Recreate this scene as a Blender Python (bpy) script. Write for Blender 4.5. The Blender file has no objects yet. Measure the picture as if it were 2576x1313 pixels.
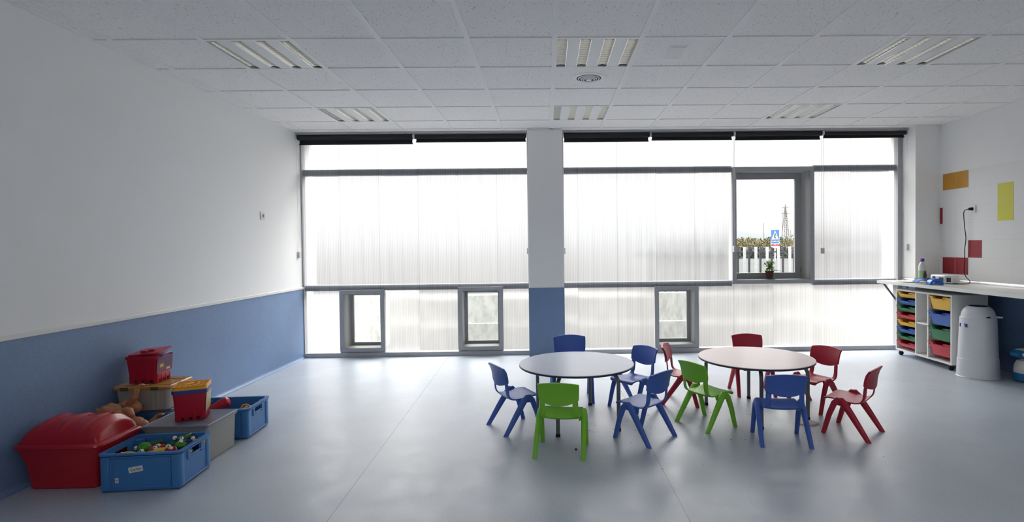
import bpy, bmesh, math, random
from mathutils import Vector, Matrix, Euler
random.seed(7)
PI = math.pi
sc = bpy.context.scene
COL = sc.collection

# ------------------------------------------------------------------ camera
W_, H_ = 2576, 1313
FPX, CX, CY = 1358.07, 1396.73, 648.155
PITCH, ROLL, YAW, CAMZ = -0.0204, -0.0113, -0.0154, 1.3586
def cam_axes():
    c, s = math.cos(YAW), math.sin(YAW)
    R = Vector((c, s, 0)); F0 = Vector((-s, c, 0)); Z = Vector((0, 0, 1))
    F = F0*math.cos(PITCH) + Z*math.sin(PITCH); U = Z*math.cos(PITCH) - F0*math.sin(PITCH)
    c, s = math.cos(ROLL), math.sin(ROLL)
    return R*c + U*s, U*c - R*s, F
R_, U_, F_ = cam_axes()
cd = bpy.data.cameras.new('camera'); cam = bpy.data.objects.new('camera', cd); COL.objects.link(cam)
cam.matrix_world = Matrix(((R_.x, U_.x, -F_.x, 0), (R_.y, U_.y, -F_.y, 0), (R_.z, U_.z, -F_.z, CAMZ), (0, 0, 0, 1)))
cd.sensor_fit = 'HORIZONTAL'; cd.sensor_width = 36; cd.lens = 36*FPX/W_
cd.shift_x = (W_/2 - CX)/W_; cd.shift_y = (CY - H_/2)/W_
cd.clip_start = 0.05; cd.clip_end = 3000
sc.camera = cam

# ------------------------------------------------------------------ sky, exposure
SKY = 4.8
w = bpy.data.worlds.new('overcast_sky'); sc.world = w; w.use_nodes = True
nt = w.node_tree; bg = nt.nodes['Background']
bg.inputs[1].default_value = SKY
_tc = nt.nodes.new('ShaderNodeTexCoord'); _sx = nt.nodes.new('ShaderNodeSeparateXYZ'); nt.links.new(_tc.outputs['Generated'], _sx.inputs[0])
_cr = nt.nodes.new('ShaderNodeValToRGB'); _cr.color_ramp.elements[0].position = 0.0; _cr.color_ramp.elements[1].position = 1.0
_cr.color_ramp.elements[0].color = (.078, .078, .078, 1); _cr.color_ramp.elements[1].color = (1, .985, .965, 1)
for _p, _v in ((.12, .085), (.35, .20), (.60, .95)):
    _e = _cr.color_ramp.elements.new(_p); _e.color = (_v, _v*.985, _v*.965, 1)
nt.links.new(_sx.outputs['Z'], _cr.inputs[0]); nt.links.new(_cr.outputs[0], bg.inputs[0])   # overcast sky: brighter overhead than at the horizon
sc.view_settings.view_transform = 'Standard'; sc.view_settings.look = 'None'
sc.view_settings.gamma = 1; sc.view_settings.use_curve_mapping = False
sc.view_settings.exposure = 1.78
cy = sc.cycles
cy.use_denoising = True; cy.max_bounces = 10; cy.diffuse_bounces = 7; cy.glossy_bounces = 4
cy.transmission_bounces = 8; cy.transparent_max_bounces = 10
cy.caustics_reflective = False; cy.caustics_refractive = True
cy.sample_clamp_indirect = 3.0
try: cy.use_adaptive_sampling = True; cy.adaptive_threshold = 0.02
except Exception: pass

# ------------------------------------------------------------------ helpers
def lin(c):
    c /= 255.0
    return c/12.92 if c <= 0.04045 else ((c+0.055)/1.055)**2.4
def rgb(r, g, b): return (lin(r), lin(g), lin(b), 1)

MATS = {}
def mat(name, col, rough=0.5, metal=0.0, spec=0.5, bump=0.0, bscale=60, var=0.0, vscale=8, alpha=1.0, trans=0.0, coat=0.0, sss=0.0, ior=1.45):
    if name in MATS: return MATS[name]
    m = bpy.data.materials.new(name); m.use_nodes = True
    n = m.node_tree.nodes; l = m.node_tree.links; p = n['Principled BSDF']
    p.inputs['Base Color'].default_value = col
    p.inputs['Roughness'].default_value = rough; p.inputs['Metallic'].default_value = metal
    p.inputs['Specular IOR Level'].default_value = spec; p.inputs['Alpha'].default_value = alpha
    p.inputs['Transmission Weight'].default_value = trans; p.inputs['IOR'].default_value = ior
    p.inputs['Coat Weight'].default_value = coat
    if sss: p.inputs['Subsurface Weight'].default_value = sss; p.inputs['Subsurface Scale'].default_value = 0.01
    tc = n.new('ShaderNodeTexCoord')
    if var:
        no = n.new('ShaderNodeTexNoise'); no.inputs['Scale'].default_value = vscale; no.inputs['Detail'].default_value = 5
        l.new(tc.outputs['Object'], no.inputs['Vector'])
        mx = n.new('ShaderNodeMix'); mx.data_type = 'RGBA'
        a = [max(0, c*(1-var)) for c in col[:3]] + [1]; b = [min(1, c*(1+var)) for c in col[:3]] + [1]
        mx.inputs['A'].default_value = a; mx.inputs['B'].default_value = b
        l.new(no.outputs['Fac'], mx.inputs['Factor']); l.new(mx.outputs['Result'], p.inputs['Base Color'])
    if bump:
        nb = n.new('ShaderNodeTexNoise'); nb.inputs['Scale'].default_value = bscale; nb.inputs['Detail'].default_value = 3
        l.new(tc.outputs['Object'], nb.inputs['Vector'])
        bp = n.new('ShaderNodeBump'); bp.inputs['Strength'].default_value = bump; bp.inputs['Distance'].default_value = 0.002
        l.new(nb.outputs['Fac'], bp.inputs['Height']); l.new(bp.outputs['Normal'], p.inputs['Normal'])
    MATS[name] = m
    return m

class MB:
    """collects shapes, builds one mesh object"""
    def __init__(s): s.v = []; s.f = []; s.mi = []; s.cur = 0
    def add(s, vs, fs):
        o = len(s.v); s.v += [tuple(p) for p in vs]; s.f += [tuple(i+o for i in f) for f in fs]; s.mi += [s.cur]*len(fs)
        return s
    def box(s, x0, x1, y0, y1, z0, z1, M=None):
        vs = [Vector((x, y, z)) for z in (z0, z1) for y in (y0, y1) for x in (x0, x1)]
        if M is not None: vs = [M @ q for q in vs]
        return s.add(vs, [(0, 2, 3, 1), (4, 5, 7, 6), (0, 1, 5, 4), (2, 6, 7, 3), (0, 4, 6, 2), (1, 3, 7, 5)])
    def quad(s, a, b, c, d): return s.add([a, b, c, d], [(0, 1, 2, 3)])
    def loft(s, rings, cap=True, close=True):
        n = len(rings[0]); vs = [p for r in rings for p in r]; fs = []
        for i in range(len(rings)-1):
            for j in range(n if close else n-1):
                k = (j+1) % n
                fs.append((i*n+j, i*n+k, (i+1)*n+k, (i+1)*n+j))
        if cap and close:
            fs.append(tuple(range(n-1, -1, -1))); fs.append(tuple((len(rings)-1)*n+j for j in range(n)))
        return s.add(vs, fs)
    def tube(s, pts, r, n=12, cap=True, ry=None):
        pts = [Vector(p) for p in pts]; rings = []; up = None
        for i, p in enumerate(pts):
            a = pts[max(i-1, 0)]; b = pts[min(i+1, len(pts)-1)]; d = (b-a).normalized()
            if up is None:
                up = Vector((0, 0, 1)) if abs(d.z) < .9 else Vector((1, 0, 0))
            x = d.cross(up).normalized(); y = x.cross(d).normalized(); up = y
            ri = r[i] if isinstance(r, (list, tuple)) else r
            rj = ri if ry is None else (ry[i] if isinstance(ry, (list, tuple)) else ry)
            rings.append([p + x*ri*math.cos(2*PI*k/n) + y*rj*math.sin(2*PI*k/n) for k in range(n)])
        return s.loft(rings, cap)
    def lathe(s, prof, n=32, c=(0, 0, 0), sq=1.0, sx=1.0, sy=1.0, cap=True):
        rings = []
        for r, z in prof:
            ring = []
            for k in range(n):
                a = 2*PI*k/n; ca, sa = math.cos(a), math.sin(a)
                ring.append((c[0]+sx*r*math.copysign(abs(ca)**sq, ca), c[1]+sy*r*math.copysign(abs(sa)**sq, sa), c[2]+z))
            rings.append(ring)
        return s.loft(rings, cap)
    def sphere(s, c, r, n=14, m=8, sc_=(1, 1, 1)):
        prof = [(max(1e-4, r*math.sin(PI*i/m)), -r*math.cos(PI*i/m)) for i in range(m+1)]
        rings = [[(c[0]+sc_[0]*q*math.cos(2*PI*k/n), c[1]+sc_[1]*q*math.sin(2*PI*k/n), c[2]+sc_[2]*z) for k in range(n)] for q, z in prof]
        return s.loft(rings)
    def build(s, name, m, parent=None, bevel=0, smooth=True, ang=35, seg=2, solid=0, sub=0, loc=None, mats=None):
        me = bpy.data.meshes.new(name); me.from_pydata(s.v, [], s.f)
        bm = bmesh.new(); bm.from_mesh(me)
        if solid or bevel: bmesh.ops.remove_doubles(bm, verts=bm.verts, dist=1e-6)
        bmesh.ops.recalc_face_normals(bm, faces=bm.faces); bm.to_mesh(me); bm.free()
        for mm in (mats or [m]): me.materials.append(mm)
        if mats and len(me.polygons) == len(s.mi):
            for p, i in zip(me.polygons, s.mi): p.material_index = i
        if smooth:
            me.shade_smooth(); me.set_sharp_from_angle(angle=math.radians(ang))
        o = bpy.data.objects.new(name, me); COL.objects.link(o)
        if parent is not None: o.parent = parent
        if loc: o.location = loc
        if solid:
            md = o.modifiers.new('thickness', 'SOLIDIFY'); md.thickness = solid; md.offset = 0
        if sub:
            md = o.modifiers.new('sub', 'SUBSURF'); md.levels = sub; md.render_levels = sub
        if bevel:
            md = o.modifiers.new('bevel', 'BEVEL'); md.width = bevel; md.segments = seg; md.limit_method = 'ANGLE'; md.angle_limit = math.radians(40)
        return o

def thing(name, label, cat, loc=(0, 0, 0), rz=0, group=None, scale=1):
    o = bpy.data.objects.new(name, None); COL.objects.link(o); o.empty_display_size = .1
    o.location = loc; o.rotation_euler = (0, 0, rz); o.scale = (scale,)*3
    return tag(o, label, cat, group)
def tag(o, label, cat, group=None):
    o['label'] = label; o['category'] = cat
    if group: o['group'] = group
    return o
def struct(o, kind='structure'): o['kind'] = kind; return o
def dup(root, loc, rz, label=None, group=None, scale=None, swap=None):
    r = root.copy(); COL.objects.link(r); r.location = loc; r.rotation_euler = (0, 0, rz)
    if label: r['label'] = label
    if group: r['group'] = group
    if scale: r.scale = (scale,)*3
    def rec(src, dst):
        for ch in [c for c in bpy.data.objects if c.parent == src]:
            c = ch.copy(); COL.objects.link(c); c.parent = dst
            if swap and c.type == 'MESH':
                for s_ in c.material_slots:
                    if s_.material and s_.material.name in swap: s_.link = 'OBJECT'; s_.material = swap[s_.material.name] if s_.material is None else s_.material
            rec(ch, c)
    rec(root, r)
    return r
def recolor(root, m, names=None):
    for c in [c for c in bpy.data.objects if c.parent == root]:
        if c.type == 'MESH' and (names is None or c.name.split('.')[0] in names):
            c.material_slots[0].link = 'OBJECT'; c.material_slots[0].material = m
        recolor(c, m, names)

# ------------------------------------------------------------------ procedural setting materials
def m_paint(name, col, rough=.6):
    return mat(name, col, rough=rough, bump=.12, bscale=180, spec=.35)
WHITE = m_paint('white_wall_paint', (.86, .86, .85, 1))
GREYW = m_paint('light_wall_paint', (.80, .80, .80, 1))

def m_vinyl(name, col, rough, seams=None, streak=(1, 1, 1)):
    m = bpy.data.materials.new(name); m.use_nodes = True
    n = m.node_tree.nodes; l = m.node_tree.links; p = n['Principled BSDF']
    tc = n.new('ShaderNodeTexCoord')
    mp = n.new('ShaderNodeMapping'); mp.inputs['Scale'].default_value = streak
    l.new(tc.outputs['Object'], mp.inputs['Vector'])
    a = n.new('ShaderNodeTexNoise'); a.inputs['Scale'].default_value = 90; a.inputs['Detail'].default_value = 4; a.inputs['Roughness'].default_value = .8
    b = n.new('ShaderNodeTexNoise'); b.inputs['Scale'].default_value = 2.2; b.inputs['Detail'].default_value = 6
    l.new(mp.outputs['Vector'], a.inputs['Vector']); l.new(tc.outputs['Object'], b.inputs['Vector'])
    ad = n.new('ShaderNodeMath'); ad.operation = 'MULTIPLY_ADD'; ad.inputs[1].default_value = .7
    l.new(a.outputs['Fac'], ad.inputs[0]); 
    sc_ = n.new('ShaderNodeMath'); sc_.operation = 'MULTIPLY'; sc_.inputs[1].default_value = .3; l.new(b.outputs['Fac'], sc_.inputs[0]); l.new(sc_.outputs[0], ad.inputs[2])
    cr = n.new('ShaderNodeValToRGB'); cr.color_ramp.elements[0].position = .32; cr.color_ramp.elements[1].position = .68
    cr.color_ramp.elements[0].color = [c*.86 for c in col[:3]]+[1]; cr.color_ramp.elements[1].color = [min(1, c*1.14) for c in col[:3]]+[1]
    l.new(ad.outputs[0], cr.inputs[0])
    last = cr.outputs[0]
    if seams:
        sx = n.new('ShaderNodeSeparateXYZ'); l.new(tc.outputs['Object'], sx.inputs[0])
        acc = None
        for (X0, slope) in seams:
            d0 = n.new('ShaderNodeMath'); d0.operation = 'MULTIPLY_ADD'; l.new(sx.outputs['Y'], d0.inputs[0]); d0.inputs[1].default_value = -slope; l.new(sx.outputs['X'], d0.inputs[2])
            d1 = n.new('ShaderNodeMath'); d1.operation = 'SUBTRACT'; l.new(d0.outputs[0], d1.inputs[0]); d1.inputs[1].default_value = X0
            d2 = n.new('ShaderNodeMath'); d2.operation = 'ABSOLUTE'; l.new(d1.outputs[0], d2.inputs[0])
            d3 = n.new('ShaderNodeMath'); d3.operation = 'LESS_THAN'; l.new(d2.outputs[0], d3.inputs[0]); d3.inputs[1].default_value = .0022
            if acc is None: acc = d3.outputs[0]
            else:
                mm = n.new('ShaderNodeMath'); mm.operation = 'MAXIMUM'; l.new(acc, mm.inputs[0]); l.new(d3.outputs[0], mm.inputs[1]); acc = mm.outputs[0]
        mx = n.new('ShaderNodeMix'); mx.data_type = 'RGBA'; mx.inputs['B'].default_value = [c*.45 for c in col[:3]]+[1]
        l.new(acc, mx.inputs['Factor']); l.new(last, mx.inputs['A']); last = mx.outputs['Result']
    l.new(last, p.inputs['Base Color'])
    c = n.new('ShaderNodeTexNoise'); c.inputs['Scale'].default_value = 6; c.inputs['Detail'].default_value = 8; c.inputs['Roughness'].default_value = .7
    l.new(tc.outputs['Object'], c.inputs['Vector'])
    mr = n.new('ShaderNodeMapRange'); mr.inputs['From Min'].default_value = .3; mr.inputs['From Max'].default_value = .7
    mr.inputs['To Min'].default_value = rough*.85; mr.inputs['To Max'].default_value = rough*1.2
    l.new(c.outputs['Fac'], mr.inputs['Value']); l.new(mr.outputs[0], p.inputs['Roughness'])
    d = n.new('ShaderNodeTexNoise'); d.inputs['Scale'].default_value = 9; d.inputs['Detail'].default_value = 3
    l.new(tc.outputs['Object'], d.inputs['Vector'])
    bp = n.new('ShaderNodeBump'); bp.inputs['Strength'].default_value = .08; bp.inputs['Distance'].default_value = .01
    l.new(d.outputs['Fac'], bp.inputs['Height']); l.new(bp.outputs['Normal'], p.inputs['Normal'])
    p.inputs['Specular IOR Level'].default_value = .5
    return m
FLOORM = m_vinyl('blue_vinyl_floor', (.44, .485, .545, 1), .34, seams=[(-1.028, -.0316), (.70, -.004)])
PANELM = m_vinyl('blue_vinyl_wainscot', (.17, .26, .43, 1), .42, streak=(1, .35, 1))

def m_ceiling():
    m = bpy.data.materials.new('fissured_ceiling_tile'); m.use_nodes = True
    n = m.node_tree.nodes; l = m.node_tree.links; p = n['Principled BSDF']
    tc = n.new('ShaderNodeTexCoord')
    outs = []
    for (rot, st, sc2) in ((.6, (1, .34, 1), 120), (-.8, (1, .30, 1), 110), (.1, (.9, .8, 1), 230)):
        mp = n.new('ShaderNodeMapping'); mp.inputs['Rotation'].default_value = (0, 0, rot); mp.inputs['Scale'].default_value = st
        l.new(tc.outputs['Object'], mp.inputs['Vector'])
        v = n.new('ShaderNodeTexNoise'); v.inputs['Scale'].default_value = sc2; v.inputs['Detail'].default_value = 1.5; v.inputs['Distortion'].default_value = .6
        l.new(mp.outputs[0], v.inputs['Vector'])
        r = n.new('ShaderNodeValToRGB'); r.color_ramp.elements[0].position = .655 if sc2 < 100 else .68; r.color_ramp.elements[1].position = .70
        r.color_ramp.elements[0].color = (1, 1, 1, 1); r.color_ramp.elements[1].color = (.62, .62, .62, 1)
        l.new(v.outputs['Fac'], r.inputs[0]); outs.append(r.outputs[0])
    a = outs[0]
    for b in outs[1:]:
        mm = n.new('ShaderNodeMix'); mm.data_type = 'RGBA'; mm.blend_type = 'MULTIPLY'; mm.inputs['Factor'].default_value = 1
        l.new(a, mm.inputs['A']); l.new(b, mm.inputs['B']); a = mm.outputs['Result']
    mm = n.new('ShaderNodeMix'); mm.data_type = 'RGBA'; mm.blend_type = 'MULTIPLY'; mm.inputs['Factor'].default_value = 1
    mm.inputs['B'].default_value = (.86, .85, .84, 1); l.new(a, mm.inputs['A'])
    l.new(mm.outputs['Result'], p.inputs['Base Color'])
    p.inputs['Roughness'].default_value = .9; p.inputs['Specular IOR Level'].default_value = .2
    bp = n.new('ShaderNodeBump'); bp.inputs['Strength'].default_value = .5; bp.inputs['Distance'].default_value = .002
    l.new(a, bp.inputs['Height']); l.new(bp.outputs['Normal'], p.inputs['Normal'])
    return m
CEILM = m_ceiling()

def m_poly():
    """ribbed multiwall polycarbonate: lets daylight through diffusely"""
    m = bpy.data.materials.new('ribbed_polycarbonate'); m.use_nodes = True
    n = m.node_tree.nodes; l = m.node_tree.links
    for x in list(n):
        if x.type != 'OUTPUT_MATERIAL': n.remove(x)
    out = [x for x in n if x.type == 'OUTPUT_MATERIAL'][0]
    tc = n.new('ShaderNodeTexCoord'); sx = n.new('ShaderNodeSeparateXYZ'); l.new(tc.outputs['Object'], sx.inputs[0])
    def wave(period, lo, hi, sharp):
        a = n.new('ShaderNodeMath'); a.operation = 'MULTIPLY'; a.inputs[1].default_value = 1/period; l.new(sx.outputs['X'], a.inputs[0])
        b = n.new('ShaderNodeMath'); b.operation = 'FRACT'; l.new(a.outputs[0], b.inputs[0])
        c = n.new('ShaderNodeMath'); c.operation = 'SUBTRACT'; c.inputs[1].default_value = .5; l.new(b.outputs[0], c.inputs[0])
        d = n.new('ShaderNodeMath'); d.operation = 'ABSOLUTE'; l.new(c.outputs[0], d.inputs[0])
        r = n.new('ShaderNodeMapRange'); r.interpolation_type = 'SMOOTHSTEP'
        r.inputs['From Min'].default_value = 0; r.inputs['From Max'].default_value = sharp; r.inputs['To Min'].default_value = lo; r.inputs['To Max'].default_value = hi
        l.new(d.outputs[0], r.inputs['Value']); return r.outputs[0]
    a = wave(.0205, .82, 1, .24); b = wave(.0615, .965, 1, .3)
    no = n.new('ShaderNodeTexNoise'); no.noise_dimensions = '1D'; no.inputs['Scale'].default_value = 14; no.inputs['Detail'].default_value = 4
    l.new(sx.outputs['X'], no.inputs['W'])
    nr = n.new('ShaderNodeMapRange'); nr.inputs['From Min'].default_value = .3; nr.inputs['From Max'].default_value = .7; nr.inputs['To Min'].default_value = .95; nr.inputs['To Max'].default_value = 1.03
    l.new(no.outputs['Fac'], nr.inputs['Value'])
    k = n.new('ShaderNodeMath'); k.operation = 'MULTIPLY'; l.new(a, k.inputs[0]); l.new(b, k.inputs[1])
    k2 = n.new('ShaderNodeMath'); k2.operation = 'MULTIPLY'; l.new(k.outputs[0], k2.inputs[0]); l.new(nr.outputs[0], k2.inputs[1])
    cc = n.new('ShaderNodeMix'); cc.data_type = 'RGBA'; cc.inputs['A'].default_value = (0, 0, 0, 1); cc.inputs['B'].default_value = (.865, .865, .865, 1)
    l.new(k2.outputs[0], cc.inputs['Factor'])
    tr = n.new('ShaderNodeBsdfTranslucent'); l.new(cc.outputs['Result'], tr.inputs['Color'])
    df = n.new('ShaderNodeBsdfDiffuse'); df.inputs['Color'].default_value = (.55, .57, .60, 1)
    gl = n.new('ShaderNodeBsdfGlossy'); gl.inputs['Roughness'].default_value = .25
    rf = n.new('ShaderNodeBsdfRefraction'); rf.inputs['IOR'].default_value = 1.15; rf.inputs['Roughness'].default_value = .5; l.new(cc.outputs['Result'], rf.inputs['Color'])
    m0 = n.new('ShaderNodeMixShader'); m0.inputs[0].default_value = .92; l.new(tr.outputs[0], m0.inputs[1]); l.new(rf.outputs[0], m0.inputs[2])
    m1 = n.new('ShaderNodeMixShader'); m1.inputs[0].default_value = .10; l.new(m0.outputs[0], m1.inputs[1]); l.new(df.outputs[0], m1.inputs[2])
    m2 = n.new('ShaderNodeMixShader'); m2.inputs[0].default_value = .04; l.new(m1.outputs[0], m2.inputs[1]); l.new(gl.outputs[0], m2.inputs[2])
    l.new(m2.outputs[0], out.inputs['Surface'])
    return m
POLYM = m_poly()

def m_joint():
    m = mat('clear_joint_strip', (.72, .74, .76, 1), rough=.4)
    n = m.node_tree.nodes; l = m.node_tree.links; p = n['Principled BSDF']
    tr = n.new('ShaderNodeBsdfTransparent'); tr.inputs[0].default_value = (.97, .975, .98, 1)
    mx = n.new('ShaderNodeMixShader'); mx.inputs[0].default_value = .95
    out = [x for x in n if x.type == 'OUTPUT_MATERIAL'][0]
    l.new(p.outputs[0], mx.inputs[1]); l.new(tr.outputs[0], mx.inputs[2]); l.new(mx.outputs[0], out.inputs['Surface'])
    return m
JOINTM = m_joint()

def m_glass(name, tint=(1, 1, 1, 1)):
    m = bpy.data.materials.new(name); m.use_nodes = True
    n = m.node_tree.nodes; l = m.node_tree.links
    for x in list(n):
        if x.type != 'OUTPUT_MATERIAL': n.remove(x)
    out = [x for x in n if x.type == 'OUTPUT_MATERIAL'][0]
    tr = n.new('ShaderNodeBsdfTransparent'); tr.inputs[0].default_value = tint
    gl = n.new('ShaderNodeBsdfGlossy'); gl.inputs['Roughness'].default_value = .02
    fr = n.new('ShaderNodeFresnel'); fr.inputs[0].default_value = 1.45
    mx = n.new('ShaderNodeMixShader'); l.new(fr.outputs[0], mx.inputs[0]); l.new(tr.outputs[0], mx.inputs[1]); l.new(gl.outputs[0], mx.inputs[2])
    l.new(mx.outputs[0], out.inputs['Surface']); return m
GLASS = m_glass('window_glass', (.95, .97, .96, 1))

def m_concrete():
    m = bpy.data.materials.new('stained_concrete'); m.use_nodes = True
    n = m.node_tree.nodes; l = m.node_tree.links; p = n['Principled BSDF']
    tc = n.new('ShaderNodeTexCoord')
    mp = n.new('ShaderNodeMapping'); mp.inputs['Scale'].default_value = (1, 1, .45); l.new(tc.outputs['Object'], mp.inputs['Vector'])
    a = n.new('ShaderNodeTexNoise'); a.inputs['Scale'].default_value = 9; a.inputs['Detail'].default_value = 8; a.inputs['Roughness'].default_value = .7
    l.new(mp.outputs[0], a.inputs['Vector'])
    cr = n.new('ShaderNodeValToRGB'); cr.color_ramp.elements[0].position = .35; cr.color_ramp.elements[1].position = .6
    cr.color_ramp.elements[0].color = (.32, .32, .31, 1); cr.color_ramp.elements[1].color = (.48, .475, .455, 1)
    l.new(a.outputs['Fac'], cr.inputs[0]); l.new(cr.outputs[0], p.inputs['Base Color'])
    p.inputs['Roughness'].default_value = .9
    bp = n.new('ShaderNodeBump'); bp.inputs['Strength'].default_value = .4; l.new(a.outputs['Fac'], bp.inputs['Height']); l.new(bp.outputs['Normal'], p.inputs['Normal'])
    return m
CONC = m_concrete()

TRIMW = mat('white_trim_plastic', (.78, .78, .76, 1), rough=.35)
GRIDM = mat('white_ceiling_grid', (.82, .82, .82, 1), rough=.5)
ALU = mat('grey_anodised_frame', rgb(166, 167, 171), rough=.42, metal=.05, bump=.05, bscale=200)
ALUD = mat('dark_steel_rail', rgb(150, 155, 165), rough=.6)
REVEAL = mat('pale_reveal_panel', rgb(205, 205, 200), rough=.5)

# ------------------------------------------------------------------ ROOM
XL, XR, YC, YW, YB, ZC = -3.058, 4.823, 6.548, 6.82, -2.2, 2.786
struct(MB().box(XL-.2, XR+.2, YB-.2, YW+.02, -.15, 0).build('floor', FLOORM, smooth=False))
GX, GY, T = -2.9285, 3.1328, .6
lamp_cells = {(1, 1), (5, 1), (9, 1), (1, 4), (5, 4), (9, 4)}
cb = MB()
for i in range(-1, 13):
    for j in range(-9, 6):
        if (i, j) in lamp_cells: continue
        x0, x1 = max(GX+i*T, XL), min(GX+(i+1)*T, XR); y0, y1 = max(GY+j*T, YB), min(GY+(j+1)*T, YC)
        if x1 > x0 and y1 > y0: cb.quad((x0, y0, ZC+.006), (x1, y0, ZC+.006), (x1, y1, ZC+.006), (x0, y1, ZC+.006))
struct(cb.build('ceiling', CEILM, smooth=False))
gb = MB(); g = .019
for i in range(0, 13): gb.box(GX+i*T-g, GX+i*T+g, YB, YC, ZC-.0015, ZC+.02)
for j in range(-8, 6): gb.box(XL, XR, GY+j*T-.012, GY+j*T+.012, ZC-.001, ZC+.0195)
gb.box(XL, XL+.02, YB, YC, ZC-.0015, ZC+.02); gb.box(XR-.02, XR, YB, YC, ZC-.0015, ZC+.02); gb.box(XL, XR, YC-.018, YC, ZC-.0015, ZC+.02)
struct(gb.build('trim_1', GRIDM, smooth=False))
# plaster soffit strip between the tiles and the windows, and the slab above everything
struct(MB().box(XL, XR, YC, YW+.25, ZC+.001, ZC+.2).build('ceiling_soffit', WHITE, smooth=False))
struct(MB().box(XL-.2, XR+.2, YB-.2, YC, ZC+.2, ZC+.35).build('ceiling_slab', WHITE, smooth=False))
# left wall
ZR = .862
struct(MB().box(XL-.2, XL, YB-.2, YW+.3, 0, ZC+.35).build('wall_left', WHITE, smooth=False))
pl = MB().box(XL, XL+.003, YB, YW-.02, .10, ZR)
# cove where the vinyl turns up from the floor
cr_ = .038
ring = [(XL, 0), (XL, .10), (XL+.003, .10), (XL+.003, .06)] + [(XL+.003+cr_-cr_*math.cos(a), cr_-cr_*math.sin(a)) for a in [k*PI/16 for k in range(9)]]
rings = [[(x, y, z) for x, z in ring] for y in (YB, YW-.02)]
pl.loft([list(r) for r in rings])
o = struct(pl.build('trim_2', PANELM, ang=60))
struct(MB().box(XL, XL+.012, YB, YW-.03, ZR, ZR+.030).build('trim_3', TRIMW, bevel=.004))
# right wall with tiles above the counter
TX0, TZ0 = 5.5, .98
def m_tiles():
    m = bpy.data.materials.new('glazed_wall_tiles'); m.use_nodes = True
    n = m.node_tree.nodes; l = m.node_tree.links; p = n['Principled BSDF']
    tc = n.new('ShaderNodeTexCoord'); sx = n.new('ShaderNodeSeparateXYZ'); l.new(tc.outputs['Object'], sx.inputs[0])
    acc = None
    for ax, off in (('Y', -.0995), ('Z', -.179)):
        a = n.new('ShaderNodeMath'); a.operation = 'ADD'; a.inputs[1].default_value = off+20; l.new(sx.outputs[ax], a.inputs[0])
        b = n.new('ShaderNodeMath'); b.operation = 'MULTIPLY'; b.inputs[1].default_value = 1/.1985 if ax == 'Y' else 1/.2; 
        b2 = n.new('ShaderNodeMath'); b2.operation = 'FRACT'; l.new(a.outputs[0], b.inputs[0]); l.new(b.outputs[0], b2.inputs[0])
        c = n.new('ShaderNodeMath'); c.operation = 'LESS_THAN'; c.inputs[1].default_value = .014; l.new(b2.outputs[0], c.inputs[0])
        if acc is None: acc = c.outputs[0]
        else:
            mm = n.new('ShaderNodeMath'); mm.operation = 'MAXIMUM'; l.new(acc, mm.inputs[0]); l.new(c.outputs[0], mm.inputs[1]); acc = mm.outputs[0]
    mx = n.new('ShaderNodeMix'); mx.data_type = 'RGBA'; mx.inputs['A'].default_value = (.74, .74, .735, 1); mx.inputs['B'].default_value = (.66, .65, .64, 1)
    l.new(acc, mx.inputs['Factor']); l.new(mx.outputs['Result'], p.inputs['Base Color']); p.inputs['Roughness'].default_value = .28
    return m
TILEM = m_tiles()
struct(MB().box(XR, XR+.2, YB-.2, YW+.3, 0, ZC+.35).build('wall_right', GREYW, smooth=False))
struct(MB().box(XR-.004, XR, YB, YC, .86, 2.183).build('trim_4', TILEM, smooth=False))
struct(MB().box(XR-.003, XR, YB, YC, 0, .858).build('trim_5', PANELM, smooth=False))
tcol = dict(red=mat('red_glazed_tile', rgb(140, 28, 40), rough=.28), orange=mat('orange_glazed_tile', rgb(190, 135, 40), rough=.28),
            yellow=mat('yellow_glazed_tile', rgb(208, 205, 70), rough=.28))
tiles = [('orange', 6.30, 1.984, 'orange wall tile in the top row, nearer the window'), ('orange', 6.10, 1.984, 'orange wall tile in the top row, farther from the window'),
         ('yellow', 5.503, 1.779, 'upper of the two yellow wall tiles'), ('yellow', 5.503, 1.579, 'lower of the two yellow wall tiles'),
         ('red', 5.905, 1.18, 'red wall tile set by itself above the counter, right of the cable'),
         ('red', 6.30, .98, 'red wall tile low above the projector, nearer the corner'), ('red', 6.10, .98, 'red wall tile low above the projector, behind the cable')]
for c, y0, z0, lb in tiles:
    tag(MB().box(XR-.0065, XR-.0042, y0+.002, y0+.196, z0+.002, z0+.198).build('wall_tile', tcol[c], bevel=.001), lb, 'tile', 'coloured wall tiles above the counter')
tag(MB().box(XR-.0065, XR-.0042, 6.50, 6.546, 1.583, 1.779).build('wall_tile', tcol['red'], bevel=.001), 'narrow cut red wall tile in the corner beside the window return', 'tile', 'coloured wall tiles above the counter')
# window-side return on the right, and the column between the windows
XRET, XC0, XC1 = 4.517, -.222, .205
struct(MB().box(XRET, XR, YC, YW+.3, 0, ZC).build('wall_return', WHITE, smooth=False))
struct(MB().box(XRET-.003, XR, YC-.003, YW, 0, .86).build('trim_6', PANELM, smooth=False))
struct(MB().box(XC0, XC1, YC, YW+.3, 0, ZC).build('wall_column', WHITE, bevel=.006))
struct(MB().box(XC0-.001, XC1+.001, YC-.003, YW-.03, 0, ZR).build('trim_7', PANELM, bevel=.002))
# wall behind the camera: solid, with an unglazed opening added for fill daylight
ob = MB()
OX0, OX1, OZ0, OZ1 = -1.0, 3.2, 1.6, 2.5
ob.box(XL, XR, YB-.2, YB, 0, OZ0); ob.box(XL, XR, YB-.2, YB, OZ1, ZC+.2); ob.box(XL, OX0, YB-.2, YB, OZ0, OZ1); ob.box(OX1, XR, YB-.2, YB, OZ0, OZ1)
struct(ob.build('wall_rear', WHITE, smooth=False))
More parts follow.
